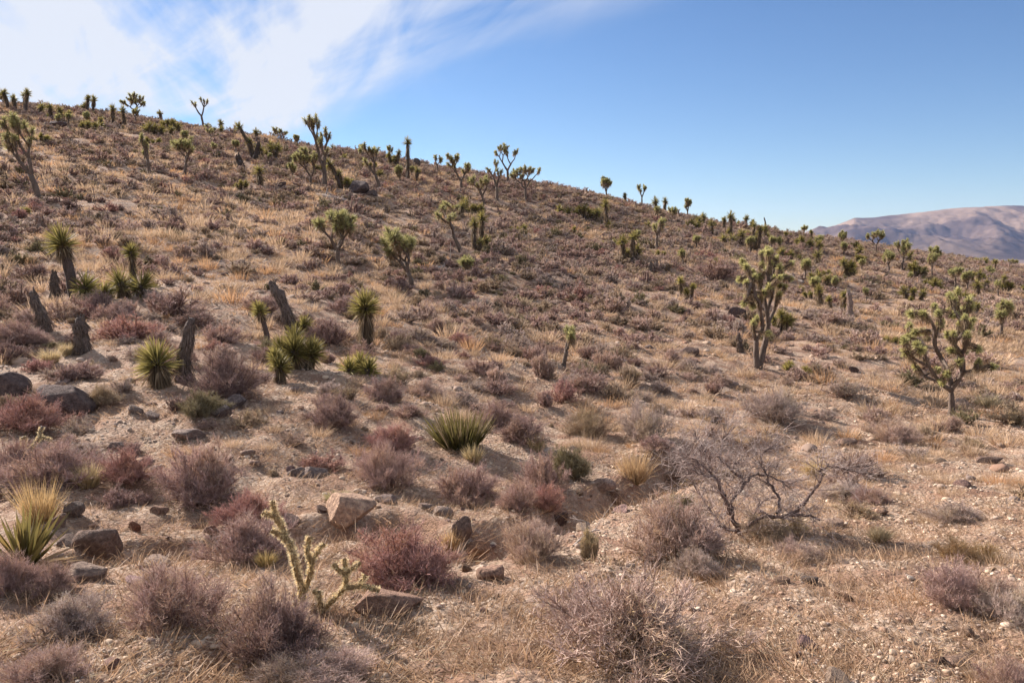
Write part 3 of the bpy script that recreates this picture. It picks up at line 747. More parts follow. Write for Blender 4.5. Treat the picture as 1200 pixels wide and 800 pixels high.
    ST(898, 272, 17, -3, .8, 11, 'thin bare dead stalk on the skyline right of the yucca row', name='dead_flower_stalk')
    # ---- fallen logs
    def LOG(u0, v0, u1, v1, r, seed, lab, k=1.0):
        a = hit(u0, v0); b = hit(u1, v1); m = mpp(a[3]); rng = np.random.RandomState(seed); g = G(); A = np.array([0, 0, r * m * .7]); B = np.array([b[0] - a[0], b[1] - a[1], b[2] - a[2] + r * m * .8])
        pts = bez(A, (A + B) / 2 + rng.normal(size=3) * [.05, .05, .03], B, 9); tube(g, pts, np.linspace(r * m, r * m * .6, 9), np.array([.33, .27, .23]) * k, sides=9, rough=.12, rng=rng)
        for j in range(3): p = pts[2 + 2 * j]; tube(g, bez(p, p + [.05, -.02, .1], p + rng.normal(size=3) * .12 + [0, 0, .18], 4), [r * m * .4, r * m * .3, r * m * .25, r * m * .12], np.array([.33, .27, .23]) * k, sides=5)
        o = obj('fallen_branch', g.mesh('fallen_branch', M_WOOD)); o.location = a[:3]; tag(o, lab, 'dead wood')
    LOG(372, 232, 406, 238, 3.5, 1, 'pale fallen trunk lying below the dark boulder and the joshua cluster')
    LOG(520, 305, 550, 318, 2, 2, 'pale fallen branch lying under the thin tall leaning joshua tree')
    LOG(505, 317, 530, 309, 1.6, 3, 'thin bleached stick on the ground left of the small squat joshua tree', 1.3)
    LOG(922, 322, 942, 333, 2.4, 4, 'dark fallen branch on the slope above the three yuccas in a row', .6)
    LOG(672, 640, 702, 622, 1.5, 5, 'bleached thin stick lying on the sandy patch at the end of the wash', 1.2)
    LOG(262, 604, 292, 585, 1.3, 6, 'pale thin stick between mauve shrubs on the left', 1.1)

    # ---- the two big joshua trees on the right: limbs traced, each limb at its own depth
    def BIG(u, v, polys, seed, lab, rb, hl, dscale):
        x, y, z, d = hit(u, v); m = mpp(d); rng = np.random.RandomState(seed); br = []; hd = []; hm = []; extra = []
        for bi, (pl, r0, r1, ishead) in enumerate(polys):
            P = np.array([[(a - u) * m, dy * dscale, (v - b) * m] for a, b, dy in pl]); P = smooth_path(P, max(5, 3 * len(pl))); P[:1] = P[:1]
            br.append((P, r0 * m * .78, r1 * m * .62))
            if ishead:
                hm.append(bi - 1); hd.append((P[-1], norm(P[-1] - P[-3] + [0, 0, .02])))
                for q in range(1 + (rng.rand() < .45)):
                    j = int(len(P) * rng.uniform(.5, .97)); j = min(j, len(P) - 2); dd = norm(norm(P[j + 1] - P[j]) * .5 + rng.normal(size=3) * .75 + [0, 0, .45]); LL = rng.uniform(12, 22) * m
                    A = P[j]; B = A + dd * LL; kid = bez(A, A + dd * LL * .5 + rng.normal(size=3) * .015, B, 4); extra.append((kid, r1 * m * .62, bi - 1)); hm.append(bi - 1); hd.append((B, norm(B - kid[-2])))
        make_joshua('joshua_tree', (x, y, z), 1, .8, 0, 0, seed, m, lab, spec=(br, hd, hm, extra), near=True, colk=1.3); OCC.append((x, y, .5))
    def Z(ox, oy, s, pl): return [(ox + a / s, oy + b / s, dy) for a, b, dy in pl]
    z8 = lambda *pl: Z(840, 280, 3.333, pl)
    T2 = [(z8((915, 697, 0), (915, 650, 0), (908, 595, 0)), 5.2, 4.2, 0),
      (z8((908, 595, 0), (850, 560, -.1), (790, 490, -.2), (755, 430, -.3), (722, 405, -.35)), 3.6, 2.2, 1),
      (z8((790, 490, -.2), (740, 470, -.25), (700, 440, -.3), (682, 432, -.3)), 2.2, 1.8, 1),
      (z8((850, 560, -.1), (812, 540, .1), (785, 505, .2)), 2, 1.8, 1),
      (z8((908, 595, 0), (905, 530, .1), (880, 470, .15), (850, 430, .1), (838, 390, .05), (845, 330, 0), (838, 290, 0)), 4, 2.4, 1),
      (z8((838, 390, .05), (815, 350, -.1), (795, 320, -.15), (756, 290, -.2)), 2.4, 2, 1),
      (z8((838, 390, .05), (842, 362, .2), (822, 370, .3)), 2.2, 2, 1),
      (z8((850, 430, .1), (820, 425, .3), (800, 400, .4), (780, 395, .45)), 2.2, 2, 1),
      (z8((908, 595, 0), (935, 520, -.1), (920, 450, -.15), (880, 400, -.2), (870, 365, -.25)), 3.6, 2.2, 1),
      (z8((920, 450, -.15), (915, 410, -.3), (912, 365, -.35)), 2.5, 2.2, 1),
      (z8((935, 520, -.1), (940, 460, .1), (938, 410, .2), (960, 370, .3), (966, 338, .3)), 3, 2.2, 1),
      (z8((938, 410, .2), (945, 360, .0), (943, 308, 0)), 2.4, 2, 1),
      (z8((960, 370, .3), (985, 330, .4), (1000, 290, .4), (1018, 272, .4)), 2.4, 2, 1),
      (z8((985, 330, .4), (975, 290, .5), (968, 258, .5)), 2.2, 1.9, 1),
      (z8((943, 340, 0), (925, 280, .2), (930, 240, .3)), 2.2, 1.9, 1),
      (z8((845, 330, 0), (865, 300, .3), (872, 270, .4)), 2, 1.8, 1),
      (z8((935, 520, -.1), (955, 500, -.3), (962, 470, -.35)), 2.2, 1.9, 1),
      (z8((880, 470, .15), (865, 500, -.2), (850, 520, -.3)), 2, 1.6, 1),
      (z8((985, 330, .4), (1010, 310, .6), (1025, 290, .7)), 2, 1.8, 1)]
    BIG(1114, 488, T2, 901, 'big forked joshua tree with open spreading limbs and many green-tipped heads, right side', 5, 10, 1.0)
    T1 = [(z8((158, 505, 0), (152, 450, 0), (150, 395, 0)), 5.5, 4.2, 0),
      (z8((168, 505, .05), (185, 440, .1), (195, 380, .1), (200, 330, .1), (190, 285, .05)), 5.2, 3.4, 0),
      (z8((150, 395, 0), (132, 360, -.1), (128, 325, -.15)), 3, 2.4, 1),
      (z8((150, 395, 0), (172, 345, 0), (160, 300, -.1), (145, 260, -.15), (150, 220, -.2)), 3.4, 2.4, 1),
      (z8((160, 300, -.1), (140, 250, -.3), (120, 210, -.3), (112, 165, -.3), (118, 148, -.3)), 2.6, 2.6, 1),
      (z8((112, 165, -.3), (98, 185, -.35), (88, 215, -.4), (75, 248, -.4)), 2.6, 2.0, 1),
      (z8((112, 165, -.3), (104, 200, -.2), (98, 225, -.15)), 2.4, 2.0, 1),
      (z8((190, 285, .05), (180, 230, .1), (165, 190, .1), (160, 150, .1)), 3, 2.2, 1),
      (z8((180, 230, .1), (190, 170, 0), (185, 130, 0), (195, 95, 0)), 2.8, 2.2, 1),
      (z8((190, 285, .05), (215, 230, .2), (225, 180, .25), (240, 150, .3)), 3, 2.2, 1),
      (z8((225, 180, .25), (220, 120, .2), (230, 80, .2)), 2.4, 2, 1),
      (z8((200, 330, .1), (235, 280, .3), (245, 230, .35), (255, 195, .4)), 2.6, 2.2, 1),
      (z8((215, 230, .2), (200, 190, -.1), (205, 150, -.15)), 2.4, 2, 1),
      (z8((165, 190, .1), (150, 170, .3), (148, 130, .35)), 2.2, 2, 1),
      (z8((235, 280, .3), (225, 250, .0), (228, 215, -.1)), 2.2, 2, 1),
      (z8((180, 230, .1), (170, 215, -.3), (172, 185, -.35)), 2.2, 2, 1),
      (z8((185, 130, 0), (172, 120, .2), (176, 100, .25)), 2, 2, 1),
      (z8((190, 170, 0), (212, 140, -.2), (214, 112, -.25)), 2, 2, 1)]
    BIG(889, 431, T1, 902, 'big gnarled joshua tree with two twisted trunks and a tall crowded crown, right of centre', 5, 10, 1.0)

    # ---- cholla cactus in the foreground and the small one at the left
    def CHOLLA(u, v, polys, seed, lab, dead=False):
        x, y, z, d = hit(u, v); m = mpp(d); rng = np.random.RandomState(seed); root = empty('cholla_cactus', (x, y, z)); tag(root, lab, 'cactus'); OCC.append((x, y, .15))
        for j, (pl, r0, r1) in enumerate(polys):
            P = np.array([[(a - u) * m, dy, (v - b) * m] for a, b, dy in pl]); P = smooth_path(P, 5 * len(pl)); n = len(P)
            R = np.linspace(r0, r1, n) * m * 1.0 * (1 + .10 * np.sin(np.linspace(0, 5 * pi, n) + j)); g = G()
            c = np.array([.40, .28, .14]) if not dead else np.array([.34, .28, .2]); tube(g, P, R, c * .8, sides=12, rough=.10, rng=rng)
            L = np.linalg.norm(np.diff(P, axis=0), axis=1).sum(); k = int(L / .0016)
            s = rng.rand(k) * (n - 1.001); i = s.astype(int); f = (s - i)[:, None]; Q = P[i] * (1 - f) + P[i + 1] * f; ax = norm(P[i + 1] - P[i])
            rd = rng.normal(size=(k, 3)); rd = norm(rd - (rd * ax).sum(1, keepdims=True) * ax); rr = np.interp(s, np.arange(n), R)[:, None]
            for q in range(4): blades(g, rng, Q + rd * rr * .9, rd + rng.normal(size=(k, 3)) * .55, .020, .0030, k=1, c0=np.array([.82, .60, .32]), c1=np.array([.95, .82, .52]), cv=.15)
            obj('stem_joint' if j else 'main_stem', g.mesh('stem_joint', M_GRASS), root)
    zc = lambda *pl: Z(250, 560, 3.333, pl)
    CHOLLA(354, 712, [(zc((348, 505, 0), (345, 430, 0), (325, 350, .01), (308, 285, .02), (270, 190, .02), (243, 130, .02)), 4.0, 3.2),
      (zc((243, 130, .02), (238, 100, .02), (236, 76, .02)), 3.0, 2.6), (zc((248, 145, .02), (225, 130, 0), (203, 120, -.01)), 3.0, 2.8),
      (zc((300, 260, .02), (275, 220, 0), (240, 188, -.02)), 3.2, 3.0), (zc((352, 440, 0), (340, 360, -.04), (328, 280, -.05), (318, 225, -.05)), 3.0, 2.8),
      (zc((352, 470, 0), (375, 400, .03), (385, 340, .04)), 3.2, 2.9), (zc((385, 340, .04), (368, 300, .03), (372, 260, .03), (384, 232, .03)), 3.2, 3.0),
      (zc((385, 335, .04), (405, 300, .06), (430, 270, .06)), 2.8, 2.6), (zc((350, 495, 0), (338, 490, -.03), (325, 482, -.05)), 2.6, 2.4)], 1,
      'tall spiny yellow-green cholla cactus with a kinked upright stem in the foreground')
    CHOLLA(376, 718, [(zc((420, 528, 0), (470, 480, .02), (515, 432, .02)), 3.4, 3.0), (zc((515, 432, .02), (523, 400, .02), (520, 370, .02)), 2.8, 2.8),
      (zc((520, 370, .02), (498, 350, 0), (480, 320, -.01)), 2.8, 2.6), (zc((520, 370, .02), (548, 350, .02), (582, 328, .03)), 2.8, 2.6), (zc((522, 372, .02), (515, 345, .04), (512, 318, .05)), 2.6, 2.4),
      (zc((515, 432, .02), (560, 420, 0), (600, 415, 0)), 3.0, 2.8), (zc((600, 415, 0), (632, 425, -.01), (662, 430, -.02)), 2.6, 2.4), (zc((575, 418, 0), (585, 400, .02), (600, 382, .03)), 2.6, 2.6),
      (zc((422, 525, 0), (424, 470, -.03), (422, 425, -.04)), 2.8, 2.4), (zc((424, 440, -.04), (412, 430, -.04), (400, 422, -.04)), 2.4, 2.4)], 2,
      'low sprawling cholla cactus with knobbly joints reaching right, beside the tall one')
    z1 = lambda *pl: Z(0, 480, 4, pl)
    CHOLLA(28, 552, [(z1((112, 290, 0), (130, 215, 0), (165, 170, 0), (200, 130, 0)), 2.0, 1.8), (z1((200, 130, 0), (203, 105, 0), (215, 78, 0)), 2.1, 2.0), (z1((200, 130, 0), (228, 132, 0), (255, 145, 0)), 1.2, 1.0)], 3,
      'thin forked cholla stem sticking out of the shrubs at the left edge', dead=True)
    CHOLLA(29, 538, [(z1((116, 235, 0), (116, 180, 0), (118, 130, 0)), 3.2, 3.0)], 4, 'single stubby spiny cholla joint standing left of the thin forked stem')

    # ---- leafless branching shrub, right of centre
    x, y, z, d = hit(869, 622); m = mpp(d); rng = np.random.RandomState(55); root = empty('leafless_shrub', (x, y, z)); tag(root, 'large leafless shrub with crooked dark branches and a haze of thin twigs, right of centre', 'shrub'); OCC.append((x, y, .35))
    z6 = lambda *pl: Z(740, 450, 4, pl)
    LB = [(z6((515, 700, 0), (490, 640, 0), (465, 575, 0), (480, 510, .05), (540, 452, .1), (485, 385, .15), (405, 315, .2)), 2.4, .8),
      (z6((465, 575, 0), (430, 520, -.1), (400, 460, -.15), (340, 350, -.2), (270, 285, -.25), (200, 225, -.3)), 2.0, .6),
      (z6((520, 700, 0), (550, 620, -.05), (600, 572, -.1), (690, 552, -.15), (760, 532, -.2), (830, 550, -.25)), 2.2, .8),
      (z6((720, 545, -.15), (760, 480, -.2), (810, 420, -.2), (838, 370, -.2), (835, 320, -.2), (900, 300, -.25), (985, 318, -.3)), 1.5, .5),
      (z6((655, 550, -.12), (690, 520, -.0), (680, 460, .1), (650, 390, .15), (640, 320, .2), (700, 272, .2)), 1.4, .5),
      (z6((540, 452, .1), (600, 425, .2), (680, 440, .3), (760, 470, .3), (820, 520, .35)), 1.3, .4),
      (z6((400, 460, -.15), (395, 400, 0), (360, 340, .1), (330, 250, .15), (300, 190, .2)), 1.4, .4),
      (z6((500, 660, 0), (430, 610, -.2), (350, 565, -.3), (250, 575, -.35)), 1.2, .4),
      (z6((485, 385, .15), (530, 370, .3), (570, 390, .35), (620, 360, .4)), 1.0, .4), (z6((340, 350, -.2), (280, 330, -.3), (210, 290, -.35)), .9, .3),
      (z6((440, 320, .2), (460, 270, .3), (500, 230, .35)), .8, .3), (z6((505, 690, 0), (420, 640, .1), (350, 520, .3), (290, 420, .4)), 1.2, .4), (z6((525, 690, 0), (600, 640, .2), (700, 600, .4), (800, 590, .5)), 1.2, .4)]
    gb = G(); S = []; 
    for pl, r0, r1 in LB:
        P = np.array([[(a - 869) * m, dy, (622 - b) * m - .03] for a, b, dy in pl]); P = smooth_path(P, 4 * len(pl)); P = P + rng.normal(size=P.shape) * .006
        tube(gb, P, np.linspace(r0, r1, len(P)) * m * 1.35, np.array([.14, .095, .08]), sides=7, rough=.12, rng=rng); S.append(P[len(P) // 3:])
    obj('branch', gb.mesh('branch', M_WOOD), root)
    gt = G(); P0 = np.concatenate([p[:-1] for p in S]); D0 = norm(np.concatenate([np.diff(p, axis=0) for p in S]))
    def spawn(P, D, n, L0, L1, r0, r1, up, col):
        i = rng.randint(0, len(P), n); d = norm(D[i] * .8 + rng.normal(size=(n, 3)) * [.8, .8, .6] + [0, 0, up]); L = rng.uniform(L0, L1, n)[:, None]; A = P[i]; B = A + d * L; B[:, 2] = np.maximum(B[:, 2], .02)
        prisms(gt, rng, A, B, r0, r1, col, cv=.2); t = rng.rand(n, 1); return np.concatenate([A + (B - A) * t, B]), np.concatenate([d, d])
    P1, D1 = spawn(P0, D0, 480, .08, .26, .0028, .0016, .25, np.array([.27, .19, .16])); P2, D2 = spawn(P1, D1, 1300, .05, .16, .0017, .001, .15, np.array([.44, .34, .30])); spawn(P2, D2, 3600, .03, .09, .0011, .0005, .1, np.array([.54, .43, .38]))
    obj('twig', gt.mesh('twig', M_TWIGS), root)
# ------------------------------------------------------------------ shrubs, grass tufts, rocks
KCOL = {'mauve': (.55, .385, .33), 'dark': (.42, .29, .25), 'red': (.56, .33, .28), 'grey': (.59, .47, .40), 'pink': (.62, .46, .38),
        'straw': (.56, .44, .28), 'olive': (.34, .29, .17), 'orange': (.56, .38, .20), 'tan': (.50, .385, .27)}
SH = []   # u, v_base, w, h, style, colour, label
SHT = [
 (738,778,225,112,'dense','pink','largest pale pinkish grey twiggy shrub, at the bottom right of centre'),
 (790,660,115,84,'dense','pink','broad pinkish grey shrub on the sandy bank left of the leafless shrub'),
 (818,680,62,40,'dense','grey','small grey shrub at the lower right edge of the broad pinkish one'),
 (475,688,132,76,'dense','red','rounded reddish shrub below the pale boulder in the foreground'),
 (322,782,135,104,'dense','dark','dark mauve shrub at the foot of the cholla, bottom left'),
 (205,748,125,88,'dense','mauve','bushy mauve shrub left of the dark one at the cholla foot'),
 (290,664,105,60,'dense','mauve','mauve shrub directly behind the tall cholla'),
 (292,618,80,44,'dense','red','small reddish shrub above the mauve one behind the cholla'),
 (82,752,100,54,'dense','grey','low grey shrub in the bottom left, right of the frame corner'),
 (45,812,120,50,'airy','mauve','mauve shrub cut by the bottom edge at the left corner'),
 (375,812,150,44,'airy','pink','pinkish low shrub cut by the bottom edge, below the dark mauve one'),
 (622,662,92,62,'airy','pink','light airy pinkish shrub beside the end of the wash'),
 (690,662,36,42,'upright','straw','small upright straw-coloured shrub on sand, right of the airy pinkish one'),
 (38,512,84,46,'dense','red','rounded brick-red shrub in front of the left boulders'),
 (70,578,110,60,'dense','mauve','wide mauve shrub behind the golden grass at the left edge'),
 (20,560,60,46,'dense','mauve','mauve shrub under the small cholla at the left edge'),
 (150,572,64,44,'dense','red','small reddish shrub between the golden grass and the mauve olive shrub'),
 (238,594,105,76,'dense','mauve','large mauve and olive shrub in the left middle ground'),
 (392,503,62,42,'dense','dark','round dark purple shrub standing alone below the palm-like yucca'),
 (456,574,82,60,'airy','mauve','upright mauve shrub above the pale boulder'),
 (462,536,66,34,'dense','red','low reddish shrub right behind the upright mauve one'),
 (545,590,84,50,'dense','mauve','mauve shrub on the bank below the narrow-leaved green clump'),
 (636,578,60,56,'dense','mauve','mauve shrub centre, left of the shrub with an olive base'),
 (664,562,56,46,'dense','olive','olive-based shrub beside the mauve one in the centre'),
 (606,602,50,38,'dense','mauve','small mauve shrub at the brink of the wash'),
 (638,605,48,34,'dense','red','small reddish shrub hanging over the wash'),
 (755,518,76,52,'airy','grey','grey open-branched shrub above the orange grass tuft'),
 (905,498,84,46,'airy','grey','grey twiggy shrub behind the leafless shrub, near the gnarled joshua tree'),
 (660,472,42,32,'dense','red','small rose-coloured shrub in the middle of the slope'),
 (690,512,60,40,'airy','tan','tan shrub left of the grey open-branched one'),
 (985,588,62,26,'dense','grey','low grey shrub right of the leafless shrub'),
 (1020,592,44,22,'dense','mauve','smaller low shrub touching the low grey one'),
 (1128,720,110,66,'airy','mauve','wide mauve grey shrub on the gravel at the right'),
 (1180,734,80,52,'airy','grey','grey shrub at the right edge joined to the wide mauve one'),
 (1185,802,80,56,'airy','mauve','shrub cut off by the bottom right corner'),
 (1125,616,60,26,'dense','grey','low grey shrub on the flat at the right'),
 (1130,662,76,36,'airy','orange','rusty dry shrub above the wide mauve grey one'),
 (935,660,66,28,'airy','pink','thin pinkish low shrub in front of the leafless shrub'),
 (265,468,80,56,'dense','dark','dark shrub in shade right of the leaning shaggy stump'),
 (236,494,52,34,'dense','olive','olive shrub in front of the shaded dark one'),
 (205,372,80,36,'dense','mauve','wide mauve shrub on the slope right of the broad low yucca'),
 (150,400,70,32,'dense','red','reddish low shrub between the short thick stump and the big rosette'),
 (230,385,46,22,'dense','mauve','small mauve shrub behind the tip of the leaning shaggy stump'),
 (20,410,66,34,'dense','mauve','mauve shrub at the left edge below the curved stump'),
 (75,376,50,28,'dense','pink','pinkish shrub between the curved stump and the tall yucca'),
 (40,328,48,20,'dense','dark','dark low shrub left of the tall yucca'),
 (18,345,36,20,'dense','mauve','small mauve shrub at the left edge, level with the tall yucca foot'),
 (118,475,44,26,'dense','tan','tan shrub on the ground right of the big dark boulder'),
 (405,368,44,26,'dense','mauve','mauve shrub behind the palm-like yucca, upslope'),
 (385,408,50,34,'dense','dark','dark shrub just left of the palm-like yucca'),
 (452,470,50,34,'dense','mauve','mauve shrub right of the round dark purple one'),
 (497,468,46,28,'dense','pink','pinkish shrub behind the narrow-leaved green clump'),
 (580,500,52,34,'dense','mauve','mauve shrub touching the right side of the narrow-leaved green clump'),
 (610,522,62,36,'dense','dark','shaded mauve shrub right of the narrow-leaved green clump'),
 (560,440,40,22,'dense','mauve','mauve shrub on the slope above the narrow-leaved green clump'),
 (720,470,40,24,'dense','tan','tan shrub right of the small rose-coloured one'),
 (800,600,50,26,'dense','olive','olive low shrub beneath the left side of the leafless shrub'),
 (905,634,90,34,'airy','tan','dry tan shrub around the right foot of the leafless shrub'),
 (1050,520,64,30,'airy','pink','pale pink shrub in front of the big forked joshua tree'),
 (1190,500,60,26,'dense','tan','tan shrub at the right edge near the big forked joshua tree'),
 (990,470,50,26,'airy','grey','grey shrub between the two big joshua trees'),
 (835,330,62,26,'airy','mauve','wide brownish bare shrub above the bright yellow-green yucca, right'),
 (60,700,60,40,'dense','mauve','mauve shrub right under the young yucca'),
 (8,700,60,60,'dense','mauve','mauve shrub at the left edge behind the young yucca'),
 (180,700,66,36,'dense','pink','pinkish shrub on the bank of the wash, left foreground'),
]
GRT = [
 (48,618,76,80,'golden grass tuft behind the young yucca at the left edge',(.60,.42,.21)),
 (104,575,46,44,'straw-coloured grass tuft beside the wide mauve shrub on the left',(.58,.45,.26)),
 (744,572,66,62,'orange-tan grass tuft below the grey open-branched shrub',(.55,.38,.22)),
 (555,545,30,32,'slim straw grass tuft right below the narrow-leaved green clump',(.58,.45,.25)),
 (630,530,26,30,'slim pale grass tuft between two mauve shrubs in the centre',(.60,.47,.27)),
 (60,428,34,26,'straw grass tuft in front of the curved stump',(.58,.45,.26)),
 (78,418,22,24,'small straw grass tuft under the short thick stump',(.58,.45,.26)),
 (528,655,34,40,'dry orange grass tuft among rocks right of the reddish rounded shrub',(.58,.40,.22)),
 (312,668,34,30,'yellow grass tuft at the foot of the tall cholla',(.62,.47,.22)),
 (955,560,40,34,'golden grass tuft right of the leafless shrub',(.60,.45,.24)),
 (1155,478,44,26,'pale grass tuft right of the big forked joshua tree',(.60,.48,.30)),
 (1030,640,36,26,'thin dry grass tuft on the gravel flat at the right',(.56,.44,.28)),
 (395,590,40,22,'short olive grass tuft under the grey rock left of centre',(.42,.36,.20)),
]
RKT = [ # u, v base, w, h, tone, label
 (410,634,60,44,(1.7,1.45,1.2),'pale rounded boulder with a sunlit left face in the foreground wash'),
 (455,722,78,30,(1.25,1.0,.85),'low flat tan rock half buried right of the cholla'),
 (78,484,72,42,(.5,.45,.46),'big dark angular boulder on the left behind the brick-red shrub'),
 (10,466,46,32,(.5,.45,.47),'dark boulder at the left edge beside the big angular one'),
 (118,664,56,38,(.8,.7,.64),'dark squat boulder on the bank of the wash at the left'),
 (100,686,46,24,(1.2,1.1,1.0),'grey block in front of the dark squat boulder'),
 (70,622,22,26,(1.3,1.15,1.0),'pale upright rock behind the young yucca'),
 (85,612,26,24,(.8,.75,.7),'grey rock beside the pale upright one'),
 (180,664,50,14,(1.2,1.1,1.0),'long flat grey rock on the bank at the left'),
 (187,605,20,15,(1.2,.95,.8),'round pinkish stone in the wash at the left'),
 (158,622,15,14,(1,.6,.45),'small rust-red stone in the wash at the left'),
 (232,618,13,10,(1.5,1.25,1.1),'small pale stone right of the round pinkish one'),
 (247,628,15,11,(1.45,1.2,1.05),'light stone at the left foot of the mauve shrub behind the cholla'),
 (222,517,40,13,(1.05,1,1.0),'flat grey slab above the large mauve and olive shrub'),
 (158,488,18,13,(1.1,1.05,1.0),'small grey rock right of the big dark boulder, left one'),
 (177,490,18,11,(1.0,.95,.95),'small grey rock right of the big dark boulder, right one'),
 (136,528,24,14,(.9,.8,.75),'brownish rock below the small grey pair on the left'),
 (152,450,14,8,(1.3,1.2,1.1),'little pale stone at the left foot of the big rosette yucca'),
 (258,490,26,18,(.8,.8,.85),'bluish grey boulder in shade right of the olive shrub'),
 (275,478,26,18,(.75,.75,.8),'second bluish grey boulder behind the shaded one'),
 (366,560,36,22,(.95,.92,.92),'grey domed rock in the left middle, alone on bare soil'),
 (350,560,24,14,(.85,.82,.82),'grey rock touching the left side of the domed one'),
 (300,548,14,8,(1.7,1.5,1.4),'small white stone on bare soil left of the grey domed rock'),
 (292,535,20,8,(1.2,1.05,.95),'flat stone above the small white one'),
 (376,602,16,12,(.55,.45,.42),'dark round stone behind the pale boulder'),
 (454,590,28,14,(1.15,1.1,1.1),'grey rock under the upright mauve shrub'),
 (516,605,30,16,(1.15,1.1,1.05),'light grey rock on the bank right of the pale boulder'),
 (497,600,18,10,(1.1,1.0,.95),'small rock left of the light grey bank rock'),
 (542,640,24,34,(.8,.72,.68),'dark angular upright rock at the edge of the wash, centre'),
 (537,628,14,20,(1.5,1.3,1.2),'bright chip leaning against the dark upright rock'),
 (558,660,30,24,(1.25,.95,.72),'tan block below the dark upright rock'),
 (576,680,36,20,(1.55,1.25,1.05),'pale orange block in front of the tan block'),
 (546,668,14,12,(1,.8,.6),'small brown stone left of the pale orange block'),
 (655,618,28,16,(.5,.42,.42),'dark rock in the shadow of the wash, centre'),
 (646,600,14,10,(1.5,1.25,1.1),'pale round stone among the shrubs by the wash'),
 (706,582,32,16,(1.35,1.2,1.1),'pale rocks ledge right of the olive-based shrub'),
 (722,592,22,16,(1.05,.85,.7),'reddish brown rock next to the pale ledge'),
 (786,562,22,13,(1.3,1.15,1.0),'light stone left of the leafless shrub'),
 (1115,778,32,13,(1.7,1.45,1.25),'long pale stone at the bottom right'),
 (1103,779,13,13,(.45,.36,.33),'dark stone touching the long pale one at the bottom right'),
 (950,682,22,11,(.6,.6,.62),'dark blue-grey flat stone in front of the leafless shrub'),
 (983,695,12,10,(1.05,.75,.55),'small brown stone right of the dark flat one'),
 (993,700,14,10,(1.0,.75,.6),'second brown stone in the gravel right of the dark flat one'),
 (1062,736,14,10,(1.25,1,.8),'tan stone in the middle of the gravel at the right'),
 (1132,746,18,14,(1.4,1.2,1.0),'pale lump of stone under the wide mauve grey shrub'),
 (935,774,14,9,(.6,.4,.3),'dark red-brown stone lying on sand at the bottom right'),
 (863,372,20,16,(.5,.45,.47),'dark rock left of the gnarled joshua tree, on the slope'),
 (807,416,22,14,(.6,.52,.52),'dark rock on the slope left of the gnarled joshua tree'),
 (1072,406,20,13,(1.7,1.55,1.4),'pale boulder behind the big forked joshua tree'),
 (420,226,24,16,(.42,.4,.44),'dark boulder in the joshua tree cluster below the crest'),
 (436,230,16,8,(.5,.48,.5),'low dark rock right of the dark boulder below the crest'),
 (330,220,14,8,(.45,.42,.45),'small dark rock on the slope left of the joshua cluster'),
 (66,150,20,10,(.5,.45,.48),'dark rock outcrop on the left crest'),
 (487,196,12,12,(.4,.4,.42),'dark rock right of the tall shaggy-headed yucca near the crest'),
 (1000,436,16,8,(.45,.36,.34),'dark rock on the slope between the two big joshua trees'),
 (1158,543,30,10,(.7,.6,.55),'brown rock edge at the right below the big forked joshua tree'),
 (990,524,26,12,(1.05,.9,.8),'brown rock on the right-hand flat'),
 (1035,605,12,7,(1.2,1,.85),'small tan stone on the flat right of the low grey shrub'),
]
SHRUBS = []
